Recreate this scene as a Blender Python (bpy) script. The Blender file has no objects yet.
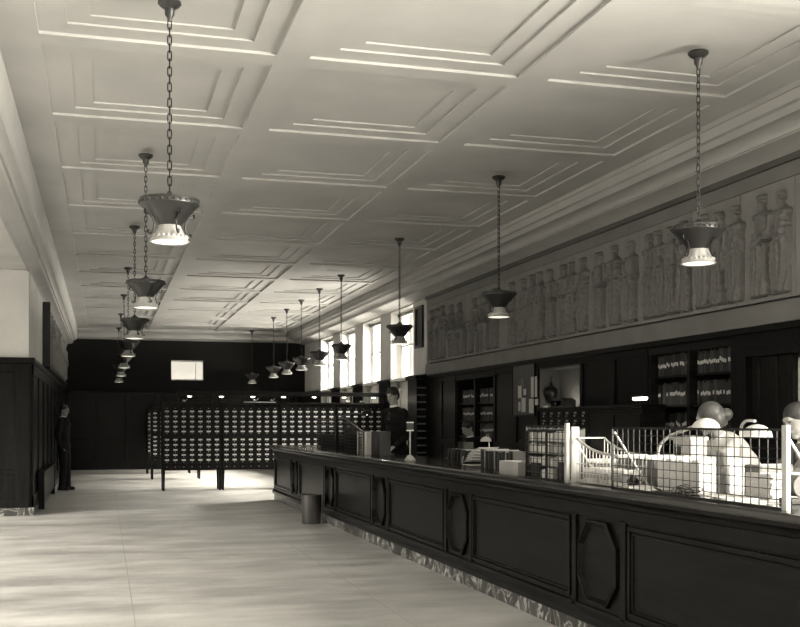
import bpy, bmesh, math, random
import numpy as np
from mathutils import Vector, Matrix, Quaternion
R = math.radians
PI = math.pi
random.seed(7)
S = bpy.context.scene
C = S.collection

# ------------------------------------------------------------------ room data
H = 4.2            # ceiling
XW = 6.1           # right wall plane
XL = -1.1          # left wall plane
YF = 33.0          # far wall
EYE = 1.4
TH = R(15.6)
FPX = 1060.0
def yu(u, X):      # distance along the hall of a spot on the plane X seen at column u
    D = FPX * X / (math.cos(TH) * (u - 104.0))
    return (D - X * math.sin(TH)) / math.cos(TH)

# ------------------------------------------------------------------ materials
def newmat(name):
    m = bpy.data.materials.new(name); m.use_nodes = True
    nt = m.node_tree
    return m, nt, nt.nodes['Principled BSDF']
def g(v): return (v, v * .985, v * .955, 1)
def mat_plain(name, v, rough=.6, metal=0.0, spec=.5, emit=None, var=.12, scale=8.0, bump=0.0):
    m, nt, b = newmat(name)
    b.inputs['Roughness'].default_value = rough
    b.inputs['Metallic'].default_value = metal
    b.inputs['Specular IOR Level'].default_value = spec
    tc = nt.nodes.new('ShaderNodeTexCoord')
    n = nt.nodes.new('ShaderNodeTexNoise'); n.inputs['Scale'].default_value = scale; n.inputs['Detail'].default_value = 4
    nt.links.new(tc.outputs['Object'], n.inputs['Vector'])
    r = nt.nodes.new('ShaderNodeValToRGB')
    r.color_ramp.elements[0].position = .3; r.color_ramp.elements[1].position = .7
    r.color_ramp.elements[0].color = g(v * (1 - var)); r.color_ramp.elements[1].color = g(min(1, v * (1 + var)))
    nt.links.new(n.outputs['Fac'], r.inputs['Fac']); nt.links.new(r.outputs['Color'], b.inputs['Base Color'])
    if bump:
        bp = nt.nodes.new('ShaderNodeBump'); bp.inputs['Strength'].default_value = bump; bp.inputs['Distance'].default_value = .01
        nt.links.new(n.outputs['Fac'], bp.inputs['Height']); nt.links.new(bp.outputs['Normal'], b.inputs['Normal'])
    if emit:
        b.inputs['Emission Color'].default_value = (1, .94, .78, 1); b.inputs['Emission Strength'].default_value = emit
    return m
def mat_wood(name, lo, hi, rough=.3, axis='Y', scale=3.0, spec=.08):
    m, nt, b = newmat(name)
    b.inputs['Specular IOR Level'].default_value = spec
    b.inputs['Roughness'].default_value = rough
    tc = nt.nodes.new('ShaderNodeTexCoord'); mp = nt.nodes.new('ShaderNodeMapping')
    sc = {'X': (.25, 3, 3), 'Y': (3, .25, 3), 'Z': (3, 3, .25)}[axis]
    mp.inputs['Scale'].default_value = tuple(s * scale for s in sc)
    nt.links.new(tc.outputs['Object'], mp.inputs['Vector'])
    n = nt.nodes.new('ShaderNodeTexNoise'); n.inputs['Scale'].default_value = 2.5; n.inputs['Detail'].default_value = 6
    n.inputs['Distortion'].default_value = .8
    nt.links.new(mp.outputs['Vector'], n.inputs['Vector'])
    r = nt.nodes.new('ShaderNodeValToRGB')
    r.color_ramp.elements[0].position = .3; r.color_ramp.elements[1].position = .72
    r.color_ramp.elements[0].color = g(lo); r.color_ramp.elements[1].color = g(hi)
    nt.links.new(n.outputs['Fac'], r.inputs['Fac']); nt.links.new(r.outputs['Color'], b.inputs['Base Color'])
    bp = nt.nodes.new('ShaderNodeBump'); bp.inputs['Strength'].default_value = .08; bp.inputs['Distance'].default_value = .004
    nt.links.new(n.outputs['Fac'], bp.inputs['Height']); nt.links.new(bp.outputs['Normal'], b.inputs['Normal'])
    return m
def mat_marble(name):
    m, nt, b = newmat(name)
    b.inputs['Roughness'].default_value = .35
    tc = nt.nodes.new('ShaderNodeTexCoord')
    n = nt.nodes.new('ShaderNodeTexNoise'); n.inputs['Scale'].default_value = 2.6; n.inputs['Detail'].default_value = 8; n.inputs['Distortion'].default_value = 2.6
    nt.links.new(tc.outputs['Object'], n.inputs['Vector'])
    r = nt.nodes.new('ShaderNodeValToRGB'); e = r.color_ramp.elements
    e[0].position = .42; e[0].color = g(.02); e[1].position = .62; e[1].color = g(.04)
    x = e.new(.5); x.color = g(.04); x = e.new(.53); x.color = g(.34); x = e.new(.56); x.color = g(.05)
    nt.links.new(n.outputs['Fac'], r.inputs['Fac']); nt.links.new(r.outputs['Color'], b.inputs['Base Color'])
    return m
def mat_floor():
    m, nt, b = newmat('cork_floor')
    tc = nt.nodes.new('ShaderNodeTexCoord')
    n = nt.nodes.new('ShaderNodeTexNoise'); n.inputs['Scale'].default_value = .9; n.inputs['Detail'].default_value = 7; n.inputs['Roughness'].default_value = .62
    mp = nt.nodes.new('ShaderNodeMapping'); mp.inputs['Scale'].default_value = (1, 2.2, 1)
    nt.links.new(tc.outputs['Object'], mp.inputs['Vector']); nt.links.new(mp.outputs['Vector'], n.inputs['Vector'])
    r = nt.nodes.new('ShaderNodeValToRGB')
    r.color_ramp.elements[0].position = .3; r.color_ramp.elements[1].position = .7
    r.color_ramp.elements[0].color = g(.25); r.color_ramp.elements[1].color = g(.56)
    nt.links.new(n.outputs['Fac'], r.inputs['Fac'])
    n2 = nt.nodes.new('ShaderNodeTexNoise'); n2.inputs['Scale'].default_value = 60; n2.inputs['Detail'].default_value = 3
    nt.links.new(tc.outputs['Object'], n2.inputs['Vector'])
    mx = nt.nodes.new('ShaderNodeMix'); mx.data_type = 'RGBA'; mx.blend_type = 'MULTIPLY'; mx.inputs[0].default_value = .3
    nt.links.new(r.outputs['Color'], mx.inputs[6]); nt.links.new(n2.outputs['Color'], mx.inputs[7])
    # seams of the big sheets
    br = nt.nodes.new('ShaderNodeTexBrick'); br.offset = .5
    br.inputs['Scale'].default_value = 1; br.inputs['Brick Width'].default_value = 3.1; br.inputs['Row Height'].default_value = 1.86
    br.inputs['Mortar Size'].default_value = .004; br.inputs['Mortar Smooth'].default_value = .1
    mp2 = nt.nodes.new('ShaderNodeMapping'); mp2.inputs['Rotation'].default_value = (0, 0, R(90)); mp2.inputs['Location'].default_value = (1.25, -.21, 0)
    nt.links.new(tc.outputs['Object'], mp2.inputs['Vector']); nt.links.new(mp2.outputs['Vector'], br.inputs['Vector'])
    mx2 = nt.nodes.new('ShaderNodeMix'); mx2.data_type = 'RGBA'
    nt.links.new(br.outputs['Fac'], mx2.inputs[0]); nt.links.new(mx.outputs[2], mx2.inputs[6]); mx2.inputs[7].default_value = g(.24)
    nt.links.new(mx2.outputs[2], b.inputs['Base Color'])
    rr = nt.nodes.new('ShaderNodeMapRange'); rr.inputs[3].default_value = .32; rr.inputs[4].default_value = .5
    nt.links.new(n.outputs['Fac'], rr.inputs[0]); nt.links.new(rr.outputs[0], b.inputs['Roughness'])
    b.inputs['Specular IOR Level'].default_value = .4
    return m
def mat_glass():
    m = bpy.data.materials.new('window_glass'); m.use_nodes = True; nt = m.node_tree
    nt.nodes.clear()
    o = nt.nodes.new('ShaderNodeOutputMaterial'); t = nt.nodes.new('ShaderNodeBsdfTransparent'); gl = nt.nodes.new('ShaderNodeBsdfGlossy')
    gl.inputs['Roughness'].default_value = .05
    mx = nt.nodes.new('ShaderNodeMixShader'); mx.inputs[0].default_value = .05
    nt.links.new(t.outputs[0], mx.inputs[1]); nt.links.new(gl.outputs[0], mx.inputs[2]); nt.links.new(mx.outputs[0], o.inputs[0])
    return m
M = dict(
    wood=mat_wood('dark_oak', .003, .009, .34, 'Z'),
    wood_y=mat_wood('dark_oak_counter', .003, .009, .30, 'Y'),
    counter_top=mat_wood('polished_counter_top', .012, .032, .16, 'Y', spec=.5),
    wood_x=mat_wood('dark_oak_cabinet', .005, .015, .36, 'X'),
    wood_mid=mat_wood('mid_brown_wood', .14, .24, .4, 'Y'),
    plaster=mat_plain('wall_plaster', .50, .8, scale=1.5, var=.1, bump=.15),
    plaster_light=mat_plain('white_paint', .72, .6, var=.04),
    ceiling=mat_plain('ceiling_plaster', .40, .7, scale=1.1, var=.09, bump=.1),
    cornice=mat_plain('cornice_plaster', .35, .65, scale=2.0, var=.06),
    darkwall=mat_plain('dark_wall_paint', .010, .9, spec=.2, scale=2),
    stone=mat_plain('plaster_cast', .13, .6, scale=30, var=.15, bump=.3),
    stone_ground=mat_plain('plaster_cast_ground', .19, .8, scale=5, var=.12, bump=.2),
    band=mat_plain('grey_band_paint', .15, .7, scale=3),
    darkband=mat_plain('dark_picture_rail', .07, .6, scale=3),
    marble=mat_marble('veined_marble'),
    floor=mat_floor(),
    glass=mat_glass(),
    bronze=mat_plain('dark_bronze', .018, .4, .0, scale=20),
    bronze_light=mat_plain('pale_enamel', .34, .5, .0, scale=20, var=.1),
    diffuser=mat_plain('lamp_diffuser', .85, .5, emit=.9, var=.02),
    diffuser_dim=mat_plain('lamp_glass_lit', .8, .4, emit=.5, var=.02),
    blackmetal=mat_plain('black_iron', .015, .4, .6),
    steel=mat_plain('painted_light_steel', .40, .4, .2, var=.05),
    brass=mat_plain('tarnished_brass', .32, .35, .9),
    paper=mat_plain('white_paper', .50, .8, var=.04, scale=20),
    card=mat_plain('card_label', .60, .7, var=.05),
    greybox=mat_plain('grey_board', .12, .7, var=.15),
    midbox=mat_plain('pale_board', .25, .7, var=.12),
    book_dark=mat_plain('dark_book_cloth', .012, .6, var=.3),
    book_mid=mat_plain('grey_book_cloth', .045, .6, var=.3),
    book_pale=mat_plain('pale_book_cloth', .25, .6, var=.2),
    skin=mat_plain('skin', .30, .55, var=.06),
    hair_dark=mat_plain('dark_hair', .02, .5, scale=60, var=.4),
    hair_pale=mat_plain('fair_hair', .07, .5, scale=60, var=.3),
    suit=mat_plain('dark_suit_cloth', .009, .9, spec=.2, scale=40, var=.2),
    suit_grey=mat_plain('grey_jacket_cloth', .10, .85, scale=40, var=.2),
    blouse=mat_plain('white_blouse_cloth', .6, .8, scale=15, var=.05),
    skirt=mat_plain('grey_skirt_cloth', .12, .85, scale=30, var=.2),
    shirt=mat_plain('white_shirt_cloth', .75, .8, var=.03),
    eye=mat_plain('eye', .03, .3),
    shade=mat_plain('enamel_lamp_shade', .55, .35, emit=.05, var=.03),
    bulb=mat_plain('lit_bulb', .9, .4, emit=14, var=.01),
    bulb_soft=mat_plain('lit_tube', .9, .4, emit=5, var=.01),
    cork=mat_plain('notice_board_cloth', .085, .9, scale=50, var=.2),
    bin=mat_plain('grey_metal_bin', .09, .35, .5, scale=6),
    recess=mat_plain('recess_plaster', .09, .7, scale=3),
    wood_gloss=mat_wood('polished_dark_panelling', .003, .008, .28, 'Z', spec=.12),
)

# ------------------------------------------------------------------ mesh builder
class MB:
    def __init__(s): s.bm = bmesh.new()
    def box(s, x0, x1, y0, y1, z0, z1, rz=0, piv=None):
        vs = [s.bm.verts.new((x, y, z)) for x in (x0, x1) for y in (y0, y1) for z in (z0, z1)]
        for f in ((0,1,3,2),(4,6,7,5),(0,4,5,1),(2,3,7,6),(0,2,6,4),(1,5,7,3)):
            s.bm.faces.new([vs[i] for i in f])
        if rz:
            piv = piv or ((x0+x1)/2, (y0+y1)/2)
            bmesh.ops.rotate(s.bm, verts=vs, cent=(piv[0], piv[1], 0), matrix=Matrix.Rotation(rz, 3, 'Z'))
        return vs
    def obox(s, c, size, rot):   # oriented box, rot = 3x3 matrix
        vs = s.box(-size[0]/2, size[0]/2, -size[1]/2, size[1]/2, -size[2]/2, size[2]/2)
        for v in vs: v.co = rot @ v.co + Vector(c)
        return vs
    def ring(s, c, n, r, ax1, ax2): return [s.bm.verts.new(Vector(c) + ax1*(r*math.cos(2*PI*i/n)) + ax2*(r*math.sin(2*PI*i/n))) for i in range(n)]
    def tube(s, pts, r, n=8, closed=False):
        pts = [Vector(p) for p in pts]; k = len(pts)
        rs = r if isinstance(r, (list, tuple)) else [r]*k
        rings = []; ref = None
        for i, p in enumerate(pts):
            if closed: t = pts[(i+1) % k] - pts[i-1]
            else: t = pts[min(i+1, k-1)] - pts[max(i-1, 0)]
            t.normalize()
            if ref is None:
                ref = Vector((0,0,1)) if abs(t.z) < .9 else Vector((1,0,0))
            a = (ref - t*ref.dot(t)).normalized(); ref = a; b = t.cross(a)
            rings.append(s.ring(p, n, rs[i], a, b))
        m = k if closed else k-1
        for i in range(m):
            A, B = rings[i], rings[(i+1) % k]
            for j in range(n):
                s.bm.faces.new((A[j], A[(j+1)%n], B[(j+1)%n], B[j]))
        if not closed:
            s.bm.faces.new(rings[0][::-1]); s.bm.faces.new(rings[-1])
    def lathe(s, prof, n=32, c=(0,0,0), axis=None):   # prof: (r, z) list
        c = Vector(c); rings = []
        for r, z in prof:
            if r < 1e-5: rings.append([s.bm.verts.new(c + Vector((0,0,z)))])
            else: rings.append([s.bm.verts.new(c + Vector((r*math.cos(2*PI*i/n), r*math.sin(2*PI*i/n), z))) for i in range(n)])
        for A, B in zip(rings, rings[1:]):
            for j in range(n):
                a = [A[j % len(A)], A[(j+1) % n % len(A)], B[(j+1) % n % len(B)], B[j % len(B)]]
                u = []
                for v in a:
                    if v not in u: u.append(v)
                if len(u) > 2: s.bm.faces.new(u)
    def prism(s, poly, axis, a0, a1):   # poly of 2D points; axis along which it is extruded
        def P(p, a):
            return {'Y': (p[0], a, p[1]), 'X': (a, p[0], p[1]), 'Z': (p[0], p[1], a)}[axis]
        A = [s.bm.verts.new(P(p, a0)) for p in poly]; B = [s.bm.verts.new(P(p, a1)) for p in poly]
        n = len(poly)
        s.bm.faces.new(A); s.bm.faces.new(B[::-1])
        for i in range(n): s.bm.faces.new((A[i], B[i], B[(i+1)%n], A[(i+1)%n]))
    def strip(s, prof, axis, a0, a1):
        def P(p, a): return {'Y': (p[0], a, p[1]), 'X': (a, p[0], p[1])}[axis]
        A = [s.bm.verts.new(P(p, a0)) for p in prof]; B = [s.bm.verts.new(P(p, a1)) for p in prof]
        for i in range(len(prof)-1): s.bm.faces.new((A[i], B[i], B[i+1], A[i+1]))
    def ellip(s, c, r, rot=None, seg=16):
        q = bmesh.ops.create_uvsphere(s.bm, u_segments=seg, v_segments=max(6, seg//2), radius=1)
        for v in q['verts']:
            p = Vector((v.co.x*r[0], v.co.y*r[1], v.co.z*r[2]))
            if rot is not None: p = rot @ p
            v.co = p + Vector(c)
    def capsule(s, p0, p1, r0, r1, n=14):
        p0, p1 = Vector(p0), Vector(p1)
        k = 6; pts = []; rs = []
        d = (p1-p0); L = d.length; d = d/L if L > 1e-6 else Vector((0,0,1))
        for i in range(k): a = PI/2*(1-i/k)*.98; pts.append(p0 - d*r0*math.sin(a)); rs.append(r0*math.cos(a))
        pts.append(p0); rs.append(r0); pts.append(p1); rs.append(r1)
        for i in range(1, k+1): a = PI/2*(i/k)*.98; pts.append(p1 + d*r1*math.sin(a)); rs.append(r1*math.cos(a))
        s.tube(pts, rs, n)
    def build(s, name, mat, parent=None, bevel=0, smooth=False, world=False):
        bmesh.ops.recalc_face_normals(s.bm, faces=s.bm.faces)
        if world and parent is not None:
            inv = Matrix.Translation(parent.location) @ Matrix.Rotation(parent.rotation_euler.z, 4, 'Z')
            bmesh.ops.transform(s.bm, matrix=inv.inverted(), verts=s.bm.verts)
        me = bpy.data.meshes.new(name); s.bm.to_mesh(me); s.bm.free()
        me.materials.append(mat)
        if smooth:
            for p in me.polygons: p.use_smooth = True
            try: me.set_sharp_from_angle(angle=R(smooth if smooth is not True else 50))
            except Exception: pass
        o = bpy.data.objects.new(name, me); C.objects.link(o)
        if parent is not None: o.parent = parent
        if bevel:
            b = o.modifiers.new('bevel', 'BEVEL'); b.width = bevel; b.segments = 2; b.limit_method = 'ANGLE'
        return o
def tag(o, label=None, cat=None, group=None, kind=None):
    if label: o['label'] = label
    if cat: o['category'] = cat
    if group: o['group'] = group
    if kind: o['kind'] = kind
    return o
def thing(name, label, cat, loc=(0,0,0), rz=0, group=None):
    o = bpy.data.objects.new(name, None); C.objects.link(o)
    o.location = loc; o.rotation_euler = (0, 0, rz); o.empty_display_size = .1
    return tag(o, label, cat, group)
def struct(o): o['kind'] = 'structure'; return o
def dup(root, loc=None, rz=None, label=None, group=None):
    def cp(o, parent):
        c = o.copy(); C.objects.link(c); c.parent = parent
        for ch in KIDS.get(o.name, ()): cp(ch, c)
        return c
    KIDS = {}
    def walk(o):
        KIDS[o.name] = list(o.children)
        for ch in o.children: walk(ch)
    walk(root)
    r = cp(root, None)
    if loc is not None: r.location = loc
    if rz is not None: r.rotation_euler = (0, 0, rz)
    if label: r['label'] = label
    if group: r['group'] = group
    return r
def voxel(mb, size, smooth=4):     # fuse overlapping solids into one continuous surface
    bmesh.ops.recalc_face_normals(mb.bm, faces=mb.bm.faces)
    me = bpy.data.meshes.new('tmp'); mb.bm.to_mesh(me); mb.bm.free()
    o = bpy.data.objects.new('tmp', me); C.objects.link(o)
    r = o.modifiers.new('r', 'REMESH'); r.mode = 'VOXEL'; r.voxel_size = size
    sm = o.modifiers.new('s', 'SMOOTH'); sm.factor = .5; sm.iterations = smooth
    dg = bpy.context.evaluated_depsgraph_get()
    out = bpy.data.meshes.new_from_object(o.evaluated_get(dg))
    bpy.data.objects.remove(o)
    for p in out.polygons: p.use_smooth = True
    return out
def mesh_obj(name, me, mat, parent, world=True):
    me.materials.clear(); me.materials.append(mat)
    if world: me.transform((Matrix.Translation(parent.location) @ Matrix.Rotation(parent.rotation_euler.z, 4, 'Z')).inverted())
    o = bpy.data.objects.new(name, me); C.objects.link(o); o.parent = parent
    return o

# ------------------------------------------------------------------ camera
cam = bpy.data.cameras.new('camera'); co = bpy.data.objects.new('camera', cam); C.objects.link(co)
co.location = (0, 0, EYE); co.rotation_euler = (R(90), 0, -TH)
cam.sensor_width = 36; cam.sensor_fit = 'HORIZONTAL'; cam.lens = 36 * FPX / 800; cam.shift_y = (423 - 313.5) / 800
cam.clip_end = 200
S.camera = co
S.view_settings.view_transform = 'Standard'; S.view_settings.look = 'None'
S.view_settings.gamma = 1; S.view_settings.exposure = .36
S.cycles.max_bounces = 10; S.cycles.diffuse_bounces = 6; S.cycles.sample_clamp_indirect = 6

# ------------------------------------------------------------------ setting
b = MB(); b.box(-6.5, XW + .5, -7, YF + .3, -.2, 0); struct(b.build('floor', M['floor']))

# ceiling with stepped coffers (piecewise heights on an irregular grid)
cols = [(-.45, 1.27), (1.52, 3.24), (3.49, 5.15)]
rows = [(8.26 + 2.083*k, 8.26 + 2.083*k + 1.86) for k in range(-7, 12)]
ins = [(0, 0), (.20, .19), (.36, .34)]
STEP = (.022, .015, .013)      # each nested frame is a step up into the ceiling
def brk(lo, hi, which):
    s = set()
    for i in ins:
        d = i[which]
        s.update((lo + d, hi - d))
    return s
xs = {-6.5, XL, XW}
for a, c2 in cols: xs |= brk(a, c2, 0)
ys = {-7.0, YF + .3}
for a, c2 in rows: ys |= brk(a, c2, 1)
xs = sorted(xs); ys = sorted(ys)
def level(x, y):
    for a, c2 in cols:
        if a < x < c2:
            for p, q in rows:
                if p < y < q:
                    return sum(STEP[k] for k, (dx, dy) in enumerate(ins) if a + dx < x < c2 - dx and p + dy < y < q - dy)
    return 0.0
lv = [[level((xs[i]+xs[i+1])/2, (ys[j]+ys[j+1])/2) for j in range(len(ys)-1)] for i in range(len(xs)-1)]
b = MB(); bm = b.bm
def quad(*p): bm.faces.new([bm.verts.new(q) for q in p])
for i in range(len(xs)-1):
    for j in range(len(ys)-1):
        z = H + lv[i][j]; x0, x1, y0, y1 = xs[i], xs[i+1], ys[j], ys[j+1]
        quad((x0,y0,z),(x0,y1,z),(x1,y1,z),(x1,y0,z))
        if i+1 < len(xs)-1 and abs(lv[i+1][j]-lv[i][j]) > 1e-6:
            z2 = H + lv[i+1][j]; quad((x1,y0,z),(x1,y1,z),(x1,y1,z2),(x1,y0,z2))
        if j+1 < len(ys)-1 and abs(lv[i][j+1]-lv[i][j]) > 1e-6:
            z2 = H + lv[i][j+1]; quad((x0,y1,z),(x0,y1,z2),(x1,y1,z2),(x1,y1,z))
b.box(-6.5, XW+.5, -7, YF+.3, H+.09, H+.3)
o = b.build('ceiling', M['ceiling']); struct(o)

# windows on the right wall
WZ0, WZ1 = 2.35, 3.82
far_win = [(20.85, 22.6), (23.5, 25.2), (26.1, 27.8), (28.75, 30.4)]
near_win = [(-5.2, -3.5), (-2.6, -.9), (0.0, 1.7), (2.7, 4.4)]
T = .42
b = MB()
ycur = -7.0
for (a, c2) in near_win:
    b.box(XW, XW+T, ycur, a, 0, H+.2); b.box(XW, XW+T, a, c2, 0, 1.2); b.box(XW, XW+T, a, c2, WZ1, H+.2); ycur = c2
# the door with the bright pane, recessed shelves
door_y = (yu(800, XW) - 1.0, yu(745, XW))
b.box(XW, XW+T, ycur, door_y[0], 0, H+.2)
b.box(XW, XW+T, door_y[0], door_y[1], 2.12, H+.2)
bc2 = (yu(736, XW), yu(651, XW)); bc1 = (yu(496, XW), yu(458, XW)); niche = (yu(583, XW), yu(541, XW))
b.box(XW, XW+T, door_y[1], bc2[0], 0, H+.2)
b.box(XW+.34, XW+T, bc2[0], bc2[1], 0, H+.2); b.box(XW, XW+.34, bc2[0], bc2[1], 2.24, H+.2)
b.box(XW, XW+T, bc2[1], niche[0], 0, H+.2)
b.box(XW+.3, XW+T, niche[0], niche[1], 0, H+.2); b.box(XW, XW+.3, niche[0], niche[1], 2.18, H+.2); b.box(XW, XW+.3, niche[0], niche[1], 0, 1.6)
b.box(XW, XW+T, niche[1], bc1[0], 0, H+.2)
b.box(XW+.34, XW+T, bc1[0], bc1[1], 0, H+.2); b.box(XW, XW+.34, bc1[0], bc1[1], 2.22, H+.2)
b.box(XW, XW+T, bc1[1], far_win[0][0], 0, H+.2)
ycur = far_win[0][0]
for i, (a, c2) in enumerate(far_win):
    b.box(XW, XW+T, a, c2, WZ1, H+.2)
    b.box(XW+.22, XW+T, a, c2, 0, WZ0)
    nx = far_win[i+1][0] if i < 3 else YF + .3
    b.box(XW, XW+T, c2, nx, 0, H+.2)
struct(b.build('wall_right', M['plaster']))
# painted fascia over frieze, wall dado (structure)
b = MB()
segs = [(-7, near_win[0][0])] + [(near_win[i][1], near_win[i+1][0]) for i in range(3)] + [(near_win[3][1], door_y[0])]
segs += [(door_y[1], bc2[0]), (bc2[1], niche[0]), (niche[1], bc1[0]), (bc1[1], 19.75)]
for a, c2 in segs:
    b.box(XW-.03, XW, a, c2, 0, 2.30)
    n = max(1, round((c2-a)/1.0)); w = (c2-a)/n
    for k in range(n):
        p, q = a + k*w, a + (k+1)*w
        b.box(XW-.05, XW-.03, p, p+.08, 0, 2.3); b.box(XW-.05, XW-.03, q-.08, q, 0, 2.3)
        b.box(XW-.05, XW-.03, p+.08, q-.08, .0, .25); b.box(XW-.05, XW-.03, p+.08, q-.08, 1.0, 1.1); b.box(XW-.05, XW-.03, p+.08, q-.08, 2.18, 2.3)
b.box(XW-.045, XW, bc2[0], bc2[1], 2.24, 2.3); b.box(XW-.045, XW, bc1[0], bc1[1], 2.22, 2.3); b.box(XW-.045, XW, niche[0], niche[1], 2.18, 2.3)
b.box(XW-.03, XW, niche[0], niche[1], 0, 1.6)
b.box(XW-.05, XW, door_y[0], door_y[1], 2.12, 2.3)
b.box(XW-.09, XW, 4.4, 19.75, 2.27, 2.33)
struct(b.build('trim_1', M['wood'], bevel=.006))
# dado on the piers between the far windows
b = MB()
pieces = [(19.75, far_win[0][0])] + [(far_win[i][1], far_win[i+1][0]) for i in range(3)] + [(far_win[3][1], YF)]
for a, c2 in pieces:
    b.box(XW-.05, XW, a+.02, c2-.02, 0, WZ0-.05); b.box(XW-.09, XW, a, c2, WZ0-.05, WZ0+.01)
struct(b.build('trim_2', M['wood'], bevel=.006))
# bands around the frieze
b = MB()
b.box(XW-.06, XW, 4.5, 19.8, 2.33, 2.54)
struct(b.build('trim_3', M['band'], bevel=.01))
b = MB()
b.box(XW-.03, XW, 4.5, 19.8, 3.665, 3.80); b.box(XW-.03, XW, 19.55, 19.8, 2.54, 3.665)
struct(b.build('trim_4', M['band']))
b = MB(); b.box(XW-.07, XW, 4.5, 19.8, 3.80, 3.86)
struct(b.build('trim_5', M['darkband']))

# windows (frame, sill, glass)
def window(n, a, c2, z0, z1):
    f = MB(); x0, x1 = XW+.24, XW+.31
    for p, q in ((a, a+.06), (c2-.06, c2), ((a+c2)/2-.02, (a+c2)/2+.02)): f.box(x0, x1, p, q, z0, z1)
    for p, q in ((z0, z0+.07), (z1-.07, z1), ((z0+z1)/2-.02, (z0+z1)/2+.02)): f.box(x0, x1, a, c2, p, q)
    fr = struct(f.build('window_%d' % n, M['plaster_light']))
    s = MB(); s.box(XW-.02, XW+.3, a+.005, c2-.005, z0-.04, z0+.012); s.build('sill', M['plaster_light'], fr, bevel=.005)
    r = MB(); r.tube([(XW+.18, a+.1, z1-.06), (XW+.18, c2-.03, z1-.06)], .035, 12); r.build('shade_roller', M['greybox'], fr)
    p = MB(); p.box(x0+.03, x0+.034, a, c2, z0, z1); p.build('pane', M['glass'], fr)
    return fr
for i, (a, c2) in enumerate(far_win): window(i+1, a, c2, WZ0, WZ1)
for i, (a, c2) in enumerate(near_win): window(i+5, a, c2, 1.2, WZ1)
# light panelling under the far windows
b = MB()
for a, c2 in far_win:
    b.box(XW+.20, XW+.22, a, c2, 0, WZ0-.05)
    for p, q in ((a, a+.12), (c2-.12, c2)): b.box(XW+.17, XW+.20, p, q, .1, WZ0-.06)
    for p, q in ((.1, .3), (WZ0-.2, WZ0-.06)): b.box(XW+.17, XW+.20, a, c2, p, q)
struct(b.build('trim_6', M['plaster_light'], bevel=.005))

# far wall
b = MB()
b.box(-1.6, 1.97, YF, YF+.3, 0, H+.2); b.box(2.95, XW+.5, YF, YF+.3, 0, H+.2)
b.box(1.97, 2.95, YF, YF+.3, 0, 2.70); b.box(1.97, 2.95, YF, YF+.3, 3.32, H+.2)
struct(b.build('wall_far', M['darkwall']))
b = MB(); b.box(1.97, 2.95, YF+.12, YF+.16, 2.70, 2.74); b.box(1.97, 2.95, YF+.12, YF+.16, 3.28, 3.32)
for x in (1.97, 2.71, 2.93): b.box(x, x+.018, YF+.12, YF+.16, 2.70, 3.32)
w = struct(b.build('window_9', M['plaster_light'])); b = MB(); b.box(1.97, 2.95, YF+.135, YF+.14, 2.7, 3.32); b.build('pane', M['glass'], w)
b = MB()
b.box(XL, XW, YF-.04, YF, 0, 2.27); b.box(XL, XW, YF-.09, YF, 2.27, 2.33)
k = XL
while k < XW - .2:
    b.box(k, k+.12, YF-.09, YF-.04, 0, 2.27); k += .86
b.box(XL, XW, YF-.07, YF-.04, 0, .22); b.box(XL, XW, YF-.07, YF-.04, 2.12, 2.27); b.box(XL, XW, YF-.07, YF-.04, .85, .95)
struct(b.build('trim_7', M['wood_gloss'], bevel=.006))

# left wall: long wall beyond the pier, open bay on this side
YP = 17.0
b = MB()
b.box(-6.5, XL-.4, YP, YP+.5, 0, H+.2); b.box(XL-.4, XL, YP, YF+.3, 0, H+.2)
struct(b.build('wall_left', M['plaster']))
b = MB()      # beam over the bay
b.box(XL-.55, XL, -7, YP, 3.72, H+.2)
b.box(XL-.62, XL+.0, YP-.03, YP, 3.72, 3.93)
b.box(-6.5, XL+.015, YP-.035, YP, 3.78, 3.92)
struct(b.build('trim_8', M['plaster']))
b = MB()      # dado round the pier and along the wall
b.box(-6.5, XL+.04, YP-.04, YP, .12, 2.33); b.box(-6.5, XL+.09, YP-.09, YP, 2.30, 2.39)
for x in (-2.9, -1.18): b.box(x-.1, x+.1, YP-.07, YP-.04, .12, 2.3)
b.box(-2.8, -1.28, YP-.055, YP-.04, .12, .26); b.box(-2.8, -1.28, YP-.055, YP-.04, .62, .70); b.box(-2.8, -1.28, YP-.055, YP-.04, 2.16, 2.3)
b.box(XL, XL+.04, YP, YF, .12, 2.33); b.box(XL, XL+.09, YP, YF, 2.30, 2.39)
k = YP
while k < YF - .3:
    b.box(XL+.04, XL+.07, k, k+.12, .12, 2.3); k += 1.5
b.box(XL+.04, XL+.07, YP, YF, .12, .3); b.box(XL+.04, XL+.07, YP, YF, 2.14, 2.3)
struct(b.build('trim_9', M['wood'], bevel=.006))
b = MB(); b.box(-6.5, XL+.08, YP-.08, YP, 0, .12); b.box(XL, XL+.08, YP, YF, 0, .12)
struct(b.build('baseboard_left', M['marble'], bevel=.005))

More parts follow.
